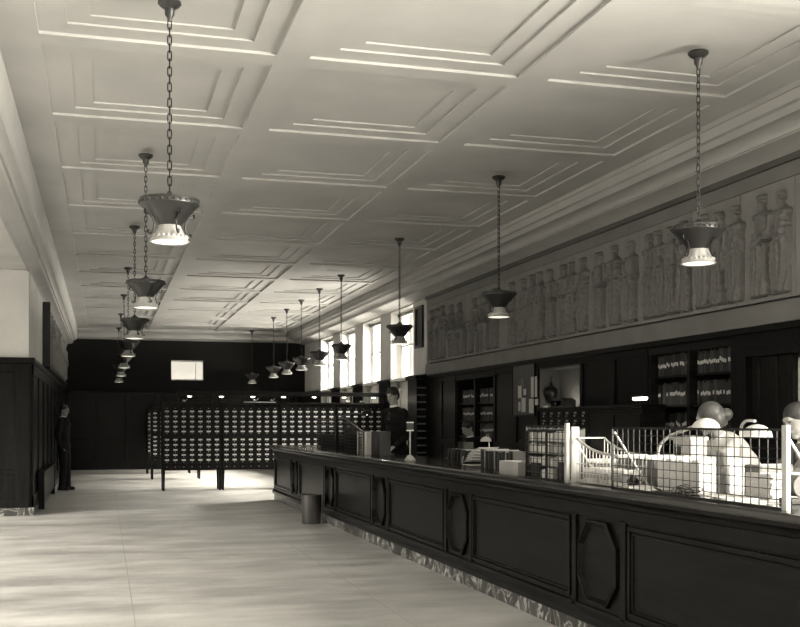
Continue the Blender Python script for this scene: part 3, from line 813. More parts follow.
def gooseneck(label, base, pts, dome, rd, mdome, name='gooseneck_lamp', mtube='steel', lit=6.0, tube=.011, tilt=0, hd=None, base_r=.08):
    t = thing(name, label, 'lamp', base)
    B = Vector(base)
    b = MB(); b.lathe([(0,0),(base_r,0),(base_r*1.02,.008),(base_r*.9,.02),(base_r*.3,.03),(.015,.04),(0,.04)], 24); b.build('base', M[mtube], t, smooth=True)
    # smooth path
    P = [Vector(p)-B for p in pts]; sm = []
    for i in range(len(P)-1):
        p0, p1, p2, p3 = P[max(i-1,0)], P[i], P[i+1], P[min(i+2, len(P)-1)]
        for k in range(6):
            q = k/6; sm.append(.5*((2*p1)+(-p0+p2)*q+(2*p0-5*p1+4*p2-p3)*q*q+(-p0+3*p1-3*p2+p3)*q**3))
    sm.append(P[-1])
    b = MB(); b.tube(sm, tube, 10); b.build('stem', M[mtube], t, smooth=True)
    hd = hd or rd*.8
    prof = [(0, hd)] + [(rd*math.sin(a), hd*math.cos(a)) for a in [PI/2*k/8 for k in range(1, 9)]] + [(rd*1.03, -.006), (rd*.97, -.004)] + [(rd*.94*math.sin(a), hd*.92*math.cos(a)) for a in [PI/2*k/8 for k in range(8, 0, -1)]] + [(0, hd*.92)]
    b = MB(); b.lathe(prof, 32); q = b.build('lamp_shade', M[mdome], t, smooth=50); q.location = Vector(dome)-B; q.rotation_euler = (0, tilt, 0)
    b = MB(); b.ellip((0,0,hd*.35), (.02,.02,.028), seg=12); q2 = b.build('bulb', M['bulb'], t, smooth=True); q2.location = Vector(dome)-B
    if lit:
        L = bpy.data.lights.new('lamp_light', 'POINT'); L.energy = lit; L.color = (1, .93, .76); L.shadow_soft_size = .04
        lo = bpy.data.objects.new('lamp_light', L); C.objects.link(lo); lo.location = Vector(dome)+Vector((0,0,-.0)); lo.parent = t; lo.location = Vector(dome)-B+Vector((0,0,-.01))
    return t
def P3(u, v, X):
    D = FPX*X/(math.cos(TH)*(u-104)); return Vector((X, yu(u, X), EYE + (423-v)/FPX*D))
XN = 3.35
gooseneck('black gooseneck desk lamp arching over the far wire screen', (XN+.1, yu(338, XN+.1), 1.0), [(XN+.1, yu(338, XN+.1), 1.03), P3(337, 425, XN+.05), P3(340, 418, XN), P3(350, 414, XN), P3(361, 413.5, XN)], P3(367, 414.5, XN), .075, 'blackmetal', mtube='blackmetal', lit=1.5)
# slim stand by the standing clerk
t = thing('spindle_stand', 'slim metal stand with a small dark placard and glass foot on the counter', 'stand', (3.12, yu(410, 3.12), 1.0))
b = MB(); b.lathe([(0,0),(.055,0),(.06,.015),(.04,.035),(.03,.05),(.012,.06),(0,.06)], 20); b.build('glass_foot', M['steel'], t, smooth=True)
b = MB(); b.tube([(0,0,.05),(0,0,.32)], .007, 8); b.build('rod', M['steel'], t)
b = MB(); b.box(-.035, .035, -.006, .006, .325, .40); b.build('placard', M['book_dark'], t)
b = MB(); b.box(-.038, .038, -.009, .009, .315, .327); b.box(-.038, .038, -.009, .009, .40, .412); b.build('placard_holder', M['steel'], t)

# row of books on the counter
def book(name, label, loc, th, w, h, mt, lean=0, group=None, pal=True):
    t = thing(name, label, 'book', loc, 0, group)
    b = MB(); b.box(-.004, w, -th/2, -th/2+.004, 0, h); b.box(-.004, w, th/2-.004, th/2, 0, h); b.box(-.004, .0, -th/2, th/2, 0, h); c = b.build('cover', M[mt], t)
    b = MB(); b.box(.001, w-.004, -th/2+.0042, th/2-.0042, .004, h-.004); p = b.build('page_block', M['paper'], t)
    t.rotation_euler = (lean, 0, 0)
    return t
y = yu(448.5, 3.28); k = 0
mats = ['book_mid','book_dark','book_pale','book_dark','book_mid','book_dark','book_dark','book_pale','book_dark','book_mid','book_dark']
row1 = []
while y > yu(466, 3.28):
    lean = R(-4 - 3.2*k)
    th = random.uniform(.03, .042); h = random.uniform(.145, .16)
    gap = .05
    t = book('register_book', 'dark cloth book leaning in the left run on the counter, %s from the far end' % (['first','second','third','fourth','fifth','sixth','seventh','eighth','ninth','tenth','eleventh','twelfth'][min(k, 11)]),
             (3.28, y, 1.0 + (th/2)*abs(math.sin(lean))), th, .2, h, ['book_dark','book_mid','book_pale'][k % 3] if k % 3 != 2 else 'book_dark', -lean, 'leaning books on the counter')
    y -= th/math.cos(lean) + gap + .004*k; k += 1
n1 = k
t = thing('paper_stack', 'slanting pile of white papers between the two runs of books', 'papers', (3.36, yu(475, 3.36), 1.0))
for q in range(6):
    b = MB(); b.box(-.1, .12, -.17, .16, 0, .006); o = b.build('sheet', M['paper'], t); o.location = (.01*q, .01*q-.02, .006 + q*.019); o.rotation_euler = (R(-5-2.5*q if q else 0), 0, R(4*q-8))
    if q: o.location.z += .016
y = yu(481, 3.26); k = 0
while y > yu(513, 3.26):
    th = random.uniform(.024, .045); h = random.uniform(.145, .17)
    mt = mats[k % len(mats)]
    t = book('register_book', '%s book upright in the right run on the counter' % {'book_dark': 'dark cloth', 'book_mid': 'grey cloth', 'book_pale': 'pale cloth'}[mt],
             (3.26, y - th/2, 1.0), th, .22, h, mt, 0, 'upright books on the counter')
    y -= th + .012; k += 1
# shallow card tray at the counter edge
t, hx, hy, h = simple_box('card_tray', 'pale wooden tray of slips at the counter edge beside the square screen', 'tray', 3.0, 3.2, yu(524, 3.05), yu(505, 3.05), 1.0, 1.105, M['midbox'])
b = MB(); b.box(-hx+.01, hx-.01, -hy+.012, hy-.06, .01, h-.01); b.build('slips', M['paper'], t)

# white cards in racks behind the square screen
t = thing('card_rack', 'pigeonhole rack of white cards behind the square wire screen', 'rack', (3.07, (gw[0]+gw[1])/2+.1, 1.0))
hy = (gw[1]-gw[0])/2 - .02
b = MB(); b.box(.1, .11, -hy, hy, 0, .36)
for j in range(5): b.box(-.04, .1, -hy, hy, .0 + j*.088, .006 + j*.088)
for y in (-hy, -.01, hy-.01): b.box(-.04, .1, y, y+.01, 0, .36)
b.build('rack_frame', M['book_mid'], t)
for j in range(4):
    n = 13
    for i in range(n):
        if j == 0 and (i > n-3 or i < 3): continue
        y = -hy + .02 + (2*hy-.04)*(i+.5)/n
        if abs(y) < .02: y += .02
        hh = .07*random.uniform(.8, 1.1); b = MB(); b.box(-.035, .09, y-.016, y+.014, .0065 + j*.088, .0065 + j*.088 + min(hh, .078)); b.build('card_packet', M['paper'] if random.random() < .8 else M['midbox'], t)
tag(MB.build((lambda m: (m.box(3.02, 3.09, gw[1]-.17, gw[1]-.02, 1.0, 1.11), m)[1])(MB()), 'stamp_box', M['book_dark'], bevel=.004), 'small dark box inside the square screen, at its left foot', 'box')
tag(MB.build((lambda m: (m.box(3.02, 3.09, gw[0]+.03, gw[0]+.22, 1.0, 1.13), m)[1])(MB()), 'stamp_box', M['book_dark'], bevel=.004), 'small dark box inside the square screen, at its right foot', 'box')
# white end board
t = thing('end_board', 'tall white board standing at the right end of the square wire screen', 'board', (3.2, gw[0]-.02, 1.0))
b = MB(); b.box(-.19, -.135, -.012, .006, 0, .375); b.build('board', M['paper'], t, bevel=.003)
b = MB(); b.box(-.19, -.03, .006, .03, 0, .02); b.build('foot', M['paper'], t)
# curved wire basket between the screens
yA, yB = gw[0]-.05, gy[1]+.03
t = thing('letter_basket', 'light wire basket with a curved rim holding papers between the two screens', 'basket', (3.12, (yA+yB)/2, 1.0))
rim = [Vector((3.04, yA + (yB-yA)*k/12, 1.30 - .10*(k/12)**.7 - .02*math.sin(k/12*PI))) for k in range(13)]
b = MB(); b.tube(rim, .009, 8); b.tube([(p.x+.2, p.y, p.z) for p in rim], .007, 8); b.tube([rim[0], rim[0]+Vector((.2,0,0))], .006, 6); b.tube([rim[-1], rim[-1]+Vector((.2,0,0))], .006, 6)
b.build('rim', M['steel'], t, smooth=True, world=True)
b = MB()
for k in range(13):
    for dx in (0, .2): b.tube([(rim[k].x+dx, rim[k].y, 1.005), (rim[k].x+dx, rim[k].y, rim[k].z)], .0035, 6)
for z in (1.01, 1.07, 1.13): b.tube([(3.04, yA, z), (3.04, yB, z)], .003, 6); b.tube([(3.24, yA, z), (3.24, yB, z)], .003, 6)
b.build('wires', M['steel'], t, world=True)
for i, (dy, an, zz) in enumerate(((.12, 10, .01), (.32, -16, .02), (.48, 6, .03))):
    tt = thing('loose_papers', ['white sheets propped in the basket, left bundle', 'white sheets slanting in the middle of the basket', 'white sheets flat at the right of the basket'][i], 'papers', (3.14, yA-dy if yA > yB else yA+dy, 1.0+.005))
    for q in range(3):
        b = MB(); b.box(-.075, .075, -.07, .07, 0, .03); o = b.build('sheet_bundle', M['paper'] if q != 1 else M['midbox'], tt); o.location = (0, 0, .003 + q*.034); o.rotation_euler = (0, 0, R(an+q*6))
t, hx, hy2, h = simple_box('filing_tray', 'pale filing tray of cards behind the wire basket', 'tray', 3.3, 3.6, yu(612, 3.3), yu(584, 3.3), 1.0, 1.12, M['midbox'])
fill_cards(t, hx, hy2, h+.02, M['paper'], 14, 'Y')
# behind the long screen: trays, stacks, boxes
t, hx, hy2, h = simple_box('filing_tray', 'grey filing tray full of cards behind the left part of the long screen', 'drawer', 3.3, 3.62, yu(654, 3.3), yu(616, 3.3), 1.0, 1.17, M['greybox'])
fill_cards(t, hx, hy2, h+.012, M['paper'], 30, 'Y')
t, hx, hy2, h = simple_box('filing_tray', 'white filing tray full of cards, middle of the long screen', 'drawer', 3.28, 3.62, yu(699, 3.28), yu(657, 3.28), 1.0, 1.165, M['paper'])
fill_cards(t, hx, hy2, h+.02, M['paper'], 26, 'Y')
t, hx, hy2, h = simple_box('filing_box', 'white filing box with dark stand, in front of the left dome lamp', 'box', 3.82, 3.94, yu(695, 3.85), yu(677, 3.85), .98, 1.28, M['paper'])
for (q0, q1) in ((-hx, hx),): pass
b = MB(); b.box(-hx-.01, hx+.01, -hy2-.01, hy2+.01, h, h+.03); b.build('lid', M['paper'], t, bevel=.004)
b = MB(); b.box(-hx-.004, -hx, hy2*.1, hy2-.02, .10, .26); b.build('dark_slot', M['book_mid'], t)
t = thing('rubber_stamp_rack', 'dark tangle of wire and stamps on the counter behind the long screen', 'rack', (3.12, yu(677, 3.12), 1.0))
for k in range(6):
    b = MB(); rr = random.uniform(.03, .07); cx, cy = random.uniform(-.03,.05), random.uniform(-.17,.17); ti = random.uniform(.3, 1.1)
    b.tube([(cx + rr*math.cos(a)*.6, cy + rr*math.sin(a), .008 + rr*.6*ti*(1+math.cos(a+k))*.5) for a in [2*PI*q/16 for q in range(16)]], .003, 6, True)
    b.build('wire_loop', M['blackmetal'], t)
b = MB(); b.box(-.05, .07, -.2, .2, 0, .008); b.build('base', M['blackmetal'], t)
for i, (u, X, r, h) in enumerate(((723, 3.25, .037, .24),)):
    t = thing('paste_pot', 'tall grey cylindrical pot behind the long screen in front of the woman', 'pot', (X, yu(u, X), 1.0))
    b = MB(); b.lathe([(0,0),(r,0),(r,h),(r-.004,h),(r-.004,.02),(0,.02)], 24); b.build('pot', M['greybox'], t, smooth=40)
    b = MB(); b.lathe([(0,h),(r+.003,h),(r+.003,h+.012),(0,h+.014)], 24); b.build('lid', M['midbox'], t, smooth=40)
t, hx, hy2, h = simple_box('file_box', 'grey file box behind the right part of the long screen', 'box', 3.3, 3.5, yu(760, 3.3), yu(744, 3.3), 1.0, 1.18, M['greybox'])
b = MB(); b.ellip((-hx-.004, 0, .1), (.004, .012, .012), seg=10); b.build('finger_hole', M['blackmetal'], t); fill_cards(t, hx, hy2, h, M['midbox'], 8)
t = thing('paper_stack', 'stack of white paper at the right end behind the long screen', 'papers', (3.4, yu(781, 3.4), 1.0))
for q in range(9):
    b = MB(); b.box(-.13, .13, -.1, .12, 0, .015); o = b.build('ream', M['paper'], t); o.location = (0,0,q*.0155); o.rotation_euler.z = R(random.uniform(-4,4))
t = thing('paper_stack', 'low spread of white sheets behind the long screen, in front of the white box', 'papers', (3.13, yu(735, 3.13), 1.0))
for q in range(5):
    b = MB(); b.box(-.09, .09, -.14, .14, 0, .004); o = b.build('sheet', M['paper'], t); o.location = (0, .08*(q-2)*.7, q*.0042); o.rotation_euler.z = R(random.uniform(-14,14))
t = thing('paper_stack', 'spread of white sheets at the left foot of the long screen', 'papers', (3.14, yu(640, 3.14), 1.0))
for q in range(4):
    b = MB(); b.box(-.09, .09, -.16, .16, 0, .004); o = b.build('sheet', M['paper'], t); o.location = (0, .1*(q-1.5), q*.0042); o.rotation_euler.z = R(random.uniform(-14,14))
t = thing('inkwell', 'dark glass inkwell at the left foot of the long screen', 'inkwell', (3.12, yu(633, 3.12), 1.02))
b = MB(); b.lathe([(0,0),(.035,0),(.038,.03),(.02,.045),(.015,.06),(0,.06)], 20); b.build('bottle', M['blackmetal'], t, smooth=True)
b = MB(); b.lathe([(0,.06),(.018,.06),(.018,.075),(0,.077)], 16); b.build('stopper', M['steel'], t, smooth=True)
t = thing('tape_dispenser', 'dark round reel stand on the counter right of the long screen, at the picture edge', 'reel', (3.3, yu(797, 3.3), 1.0))
b = MB(); b.box(-.07,.07,-.05,.05,0,.03); b.build('base', M['blackmetal'], t, bevel=.004)
b = MB(); b.tube([(.0, -.05, .09), (.0, .05, .09)], .055, 20); b.build('reel', M['greybox'], t, smooth=40)

# desks behind the counter and their lamps
def desk(label, x0, x1, y0, y1, z=.78):
    t = thing('office_desk', label, 'desk', ((x0+x1)/2, (y0+y1)/2, 0))
    b = MB(); b.box(x0, x1, y0, y1, z-.035, z); b.build('top', M['wood_x'], t, bevel=.006, world=True)
    b = MB(); b.box(x0+.05, x1-.05, y0+.05, y1-.05, z-.16, z-.035); b.build('apron', M['wood_x'], t, world=True)
    for x in (x0+.04, x1-.1):
        for y in (y0+.04, y1-.1):
            b = MB(); b.box(x, x+.06, y, y+.06, 0, z-.035); b.build('leg', M['wood_x'], t, bevel=.004, world=True)
    return t
desk('dark office desk behind the long wire screen, under the two dome lamps', 3.78, 4.35, 4.6, 7.4, .98)
desk('dark office desk of the seated clerk below the distant bookshelves', 4.6, 5.2, yu(500, 4.9), yu(462, 4.9), .8)
XD = 4.1
d1 = P3(706, 429, XD); d2 = P3(757, 436, XD)
bs = Vector((3.85, yu(657, 3.85), .98))
gooseneck('white dome desk lamp on a curved light tube, in front of the woman', bs, [bs+Vector((0,0,.03)), P3(657, 462, 3.85), P3(660, 446, 3.88), P3(670, 436, 3.94), P3(685, 430, 4.0), P3(706, 421, XD)], d1, .098, 'shade', lit=2, tube=.012)
bs2 = Vector((4.25, yu(741, 4.25), .98))
gooseneck('white dome desk lamp right of the woman, in front of the person at the edge', bs2, [bs2+Vector((0,0,.03)), P3(741, 445, 4.25), P3(741, 428, 4.25), P3(746, 421, 4.2), P3(755, 421, XD)], d2, .095, 'shade', lit=2, tube=.01)
d3 = P3(486, 441, 4.9)
gooseneck('small lit desk lamp on the seated clerk\'s desk', (5.0, yu(489, 5.0), .8), [(5.0, yu(489, 5.0), .82), (5.0, yu(489, 5.0), 1.2), (4.95, yu(487, 4.95), 1.24), d3+Vector((0,0,.06))], d3, .075, 'shade', lit=2.5, tube=.008)
t, hx, hy2, h = simple_box('bookend_board', 'grey upright box on the desk left of the seated clerk', 'box', 4.7, 4.85, yu(470, 4.8), yu(464.5, 4.8), .8, 1.14, M['book_mid'])

# ------------------------------------------------------------------ wall furniture on the staff side
def shelf_case(label, y0, y1, z0, z1, nb, zs):
    t = thing('bookcase', label, 'bookcase', (XW+.15, (y0+y1)/2, z0))
    b = MB(); b.box(XW+.31, XW+.335, y0, y1, z0, z1); b.build('back', M['wood'], t, world=True)
    for i in range(nb+1):
        y = y0 + (y1-y0)*i/nb; a = y if i == 0 else (y-.05 if i == nb else y-.03)
        b = MB(); b.box(XW-.03, XW+.31, a, a+(.06 if 0 < i < nb else .05), z0, z1); b.build('upright', M['wood_x'], t, world=True)
    for z in zs:
        for i in range(nb):
            b = MB(); b.box(XW+.01, XW+.31, y0+(y1-y0)*i/nb+.03, y0+(y1-y0)*(i+1)/nb-.03, z-.025, z); b.build('shelf', M['wood_x'], t, world=True)
    b = MB(); b.box(XW-.04, XW+.02, y0, y1, z1-.06, z1); b.build('head_rail', M['wood_x'], t, world=True)
    return t
def shelf_books(y0, y1, z, x, hmax, labels, n, group, shared):
    # one prototype book per cloth, copies stand along the shelf
    y = y1
    th0 = (y1-y0)/n
    first = {}
    for k in range(n):
        mt = random.choice(('book_dark', 'book_dark', 'book_mid'))
        if mt not in PROTO:
            b = MB(); b.box(0, .17, -.5, .5, 0, 1); o = b.build('book', M[mt]); PROTO[mt] = o
            b = MB(); b.box(-.003, 0, -.36, .36, .42, .58); l = b.build('spine_label', M['card'], o); PROTO[mt+'l'] = l
            C.objects.unlink(o); C.objects.unlink(l)
        th = th0*random.uniform(.8, 1.1); hh = hmax*random.uniform(.86, 1)
        if random.random() < .04: y -= th0; continue
        if y - th < y0: break
        o = PROTO[mt].copy(); C.objects.link(o); o.location = (x, y-th/2, z); o.scale = (1, th-.003, hh)
        tag(o, shared, 'book', group)
        if random.random() < .85:
            l = PROTO[mt+'l'].copy(); C.objects.link(l); l.parent = o; l.location = (0, 0, random.uniform(-.03, .03) + .06*(random.random() < .15)); l.scale = (1, 1, 1)
        y -= th
PROTO = {}
zs2 = [1.0, 1.27, 1.60, 1.93]
t = shelf_case('tall recessed bookcase with two bays of labelled volumes, left of the doorway', bc2[0], bc2[1], .1, 2.24, 2, zs2)
mid2 = (bc2[0]+bc2[1])/2
for zi, z in enumerate(zs2[1:]):
    nm = ['lower', 'middle', 'top'][zi]
    for s, (a, c2) in enumerate(((mid2+.04, bc2[1]-.06), (bc2[0]+.06, mid2-.04))):
        shelf_books(a, c2, z, XW+.06, .26 if zi else .25, None, 22, 'books on the %s shelf, %s bay of the doorway bookcase' % (nm, ['left', 'right'][s]),
                    'dark bound book with white spine label, %s shelf, %s bay of the doorway bookcase' % (nm, ['left', 'right'][s]))
zs1 = [.85, 1.17, 1.45, 1.75]
t = shelf_case('distant recessed bookcase with two bays behind the seated clerk', bc1[0], bc1[1], .1, 2.22, 2, zs1)
mid1 = (bc1[0]+bc1[1])/2
for zi, z in enumerate(zs1[1:] ):
    nm = ['lower', 'middle', 'top'][zi]
    for s, (a, c2) in enumerate(((mid1+.04, bc1[1]-.06), (bc1[0]+.06, mid1-.04))):
        shelf_books(a, c2, z, XW+.06, .24, None, 15, 'books on the %s shelf, %s bay of the distant bookcase' % (nm, ['left', 'right'][s]),
                    'dark bound book with white spine label, %s shelf, %s bay of the distant bookcase' % (nm, ['left', 'right'][s]))
# notice board
ny0, ny1 = yu(538.5, XW), yu(517, XW)
t = thing('notice_board', 'grey cloth notice board on the panelled staff wall', 'board', (XW-.05, (ny0+ny1)/2, 1.52))
b = MB(); b.box(XW-.065, XW-.05, ny0, ny1, 1.52, 2.27); b.build('board', M['cork'], t, world=True)
b = MB()
for p, q, r, s in ((ny0-.02, ny0, 1.5, 2.29), (ny1, ny1+.02, 1.5, 2.29), (ny0, ny1, 1.5, 1.52), (ny0, ny1, 2.27, 2.29)): b.box(XW-.075, XW-.05, p, q, r, s)
b.build('frame', M['wood'], t, world=True)
notes = [(518, 521.5, 386, 398, 'lower left white notice'), (523.5, 526, 389, 395, 'small notice right of the lower left one'), (531, 537, 377, 397, 'tall white notice at upper right'), (518.5, 520.5, 402, 411, 'narrow slip at bottom left'),
         (521.5, 525.5, 398, 412, 'bottom notice, second from the left'), (529, 533.5, 399, 413, 'bottom notice, third from the left'), (535, 538, 399, 405, 'small slip at bottom right'), (521, 523.5, 379, 387, 'grey slip at upper left')]
for i, (a, c2, v0, v1, lb) in enumerate(notes):
    p0, p1 = P3(a, v0, XW-.066), P3(c2, v1, XW-.066)
    b = MB(); b.box(XW-.068, XW-.0655, p1.y, p0.y, p1.z, p0.z); o = b.build('pinned_notice', M['paper'] if i != 7 else M['greybox']); tag(o, lb + ' pinned on the grey board', 'paper', 'notices on the board')
# niche with bust-like pot, box and light
b = MB(); b.box(XW+.285, XW+.298, niche[0]+.01, niche[1]-.01, 1.605, 2.175)
for p in (niche[0]+.002, niche[1]-.012): b.box(XW-.02, XW+.285, p, p+.01, 1.605, 2.175)
b.box(XW-.02, XW+.285, niche[0]+.012, niche[1]-.012, 2.165, 2.178); b.box(XW-.02, XW+.285, niche[0]+.012, niche[1]-.012, 1.601, 1.606)
struct(b.build('trim_13', M['recess']))
t = thing('bell_pot', 'dark heart-shaped pot hanging in the lit niche above the small card cabinet', 'pot', P3(551, 404, XW+.12))
b = MB(); b.lathe([(0,0),(.02,.005),(.05,.04),(.085,.10),(.10,.16),(.095,.20),(.07,.235),(.03,.25),(.018,.27),(.022,.30),(.012,.32),(0,.33)], 24); b.build('body', M['blackmetal'], t, smooth=True)
b = MB(); b.tube([(0,0,.32),(0,0,.40)], .008, 8); b.build('finial', M['blackmetal'], t)
bx = yu(563, XW-.15); 
lowy = (yu(650, XW-.25), yu(547, XW-.25))
t = thing('low_cabinet', 'long waist-high dark cabinet under the niche and the panels', 'cabinet', (XW-.2, (lowy[0]+lowy[1])/2, 0))
mc = yu(589, XW-.36)
b = MB(); b.box(XW-.34, XW-.06, lowy[0], lowy[1], .08, 1.57); b.build('body', M['wood_x'], t, world=True)
b = MB(); b.box(XW-.38, XW-.055, lowy[0]-.02, lowy[1]+.02, 1.57, 1.61); b.build('top', M['wood_x'], t, bevel=.005, world=True)
n = 6
for j in range(7):
    for i in range(n):
        w = (lowy[1]-mc-.06)/n; y = mc + .03 + w*(i+.5); z = 1.51 - j*.10
        b = MB(); b.box(XW-.352, XW-.34, y-w/2+.008, y+w/2-.008, z-.043, z+.043); d = b.build('drawer', M['wood_x'], t, bevel=.002, world=True)
        b = MB(); b.box(-.012, -.008, -.035, .035, .005, .03); l = b.build('label_holder', M['midbox'], d); l.location = (XW-.35 - t.location.x, y - t.location.y, z)
        b = MB(); b.ellip((-.02, 0, -.02), (.012, .009, .012), seg=8); l = b.build('knob', M['brass'], d); l.location = (XW-.35 - t.location.x, y - t.location.y, z)
for i in range(2):
    y0 = lowy[0] + .03 + i*(mc-lowy[0]-.03)/2; y1 = y0 + (mc-lowy[0]-.03)/2 - .04
    b = MB(); b.box(XW-.355, XW-.34, y0, y1, .15, 1.5); d = b.build('door', M['wood_x'], t, bevel=.004, world=True)
    b = MB(); b.ellip((XW-.36 - t.location.x, y1-.06 - t.location.y, 1.0), (.012,.012,.012), seg=10); b.build('knob', M['brass'], d)
p = P3(563, 405, XW-.2)
t, hx, hy2, h = simple_box('small_chest', 'small dark box with a brass catch on the low cabinet in front of the niche', 'box', XW-.3, XW-.1, yu(569, XW-.2), yu(557, XW-.2), 1.61, 1.70, M['book_mid'])
b = MB(); b.tube([(-hx, 0, 0), (hx, 0, 0)], hy2*.6, 20); o = b.build('domed_lid', M['book_mid'], t, smooth=True); o.location.z = .07; o.scale = (1, 1.6, .5)
b = MB(); b.ellip((-hx-.01, .0, .05), (.01,.02,.02), seg=10); b.build('catch', M['brass'], t)
t = thing('tag_card', 'small white card with a dark dot left of the low cabinet top', 'card', P3(545.5, 415, XW-.06))
b = MB(); b.box(-.008, 0, -.07, .07, 0, .13); b.build('card', M['paper'], t); b = MB(); b.tube([(-.012,0,.065),(-.006,0,.065)], .012, 10); b.build('dot', M['blackmetal'], t)
c = P3(640, 402, XW-.2)
t = thing('shelf_lamp', 'low lit lamp with a long shade on the right end of the low cabinet', 'lamp', (XW-.2, c.y, 1.61))
b = MB(); b.box(-.05, .05, -.09, .09, 0, .015); b.build('base', M['blackmetal'], t)
b = MB(); b.tube([(0,0,.015),(0,0,.07)], .007, 8); b.build('stem', M['blackmetal'], t)
b = MB(); b.tube([(0,-.14,.07),(0,.14,.07)], .022, 14); b.build('lit_tube', M['bulb_soft'], t, smooth=True)
b = MB(); b.prism([(-.05,.085),(.05,.085),(.03,.11),(-.03,.11)], 'Y', -.16, .16); b.build('shade', M['blackmetal'], t)
L = bpy.data.lights.new('lamp_light', 'POINT'); L.energy = 2.2; L.color = (1,.93,.76); L.shadow_soft_size = .05
lo = bpy.data.objects.new('niche_light', L); C.objects.link(lo); lo.location = (XW+.1, yu(556, XW), 1.72)
t = thing('niche_lamp', 'small lit bulb lamp on the niche ledge beside the dark pot', 'lamp', (XW+.1, yu(556, XW), 1.60))
b = MB(); b.lathe([(0,0),(.03,0),(.03,.012),(.008,.02),(.008,.06),(0,.06)], 14); b.build('base', M['blackmetal'], t)
b = MB(); b.ellip((0,0,.075), (.016,.016,.02), seg=10); b.build('bulb', M['bulb'], t)
lo.parent = t; lo.location = (0, -.03, .12)
# louvred cabinet end near the windows
t = thing('louvred_cabinet', 'tall dark slatted wooden cabinet between the windows and the distant bookcase', 'cabinet', (XW-.12, 19.9, 0))
b = MB(); b.box(XW-.26, XW-.055, 19.72, 20.35, 0, 2.25); b.build('body', M['wood'], t, world=True)
b = MB(); b.box(XW-.30, XW-.03, 19.66, 20.38, 2.25, 2.33); b.build('top', M['wood'], t, bevel=.006, world=True)
for k in range(14):
    b = MB(); z = .25 + k*.14; b.box(XW-.25, XW-.07, 19.69, 19.72, z, z+.03); b.build('slat', M['greybox'], t, bevel=.006, world=True)  # paler grey puts the bright reflections on the dark slats into their colour
# door with bright glazed leaf
dy0, dy1 = door_y
d = MB(); d.box(XW-.06, XW+.1, dy1-.09, dy1, 0, 2.12); d.box(XW-.06, XW+.1, dy0, dy0+.09, 0, 2.12); d.box(XW-.06, XW+.1, dy0+.09, dy1-.09, 2.04, 2.12)
dr = struct(d.build('door_1', M['wood'], bevel=.004))
ys1 = yu(791.5, XW)
b = MB(); b.box(XW+.03, XW+.08, ys1, dy1-.09, 0, 2.04); b.box(XW+.015, XW+.03, ys1, ys1+.06, 0, 2.04); b.box(XW+.015, XW+.03, dy1-.2, dy1-.09, 0, 2.04); b.box(XW+.015, XW+.03, yu(776, XW), yu(774, XW), 0, 2.04)
b.build('door_leaf', M['wood_x'], dr, bevel=.004)
b = MB(); b.box(XW+.1, XW+.14, dy0+.09, ys1, 0, 1.5); b.build('lower_leaf', M['wood_x'], dr)
b = MB()
for z in (1.5, 2.0): b.box(XW+.07, XW+.12, dy0+.09, ys1, z, z+.04)
for y in (ys1-.05, dy0+.09): b.box(XW+.07, XW+.12, y, y+.05, 1.5, 2.04)
b.build('glazing_frame', M['plaster_light'], dr)
b = MB(); b.box(XW+.1, XW+.104, dy0+.14, ys1-.05, 1.54, 2.0); b.build('pane', M['glass'], dr)
b = MB()
for k in range(6): b.obox((XW+.15, (dy0+ys1)/2+.02, 1.6+k*.075), (.03, ys1-dy0-.2, .003), Matrix.Rotation(R(40), 3, 'Y'))
b.build('blind_slats', M['plaster_light'], dr)

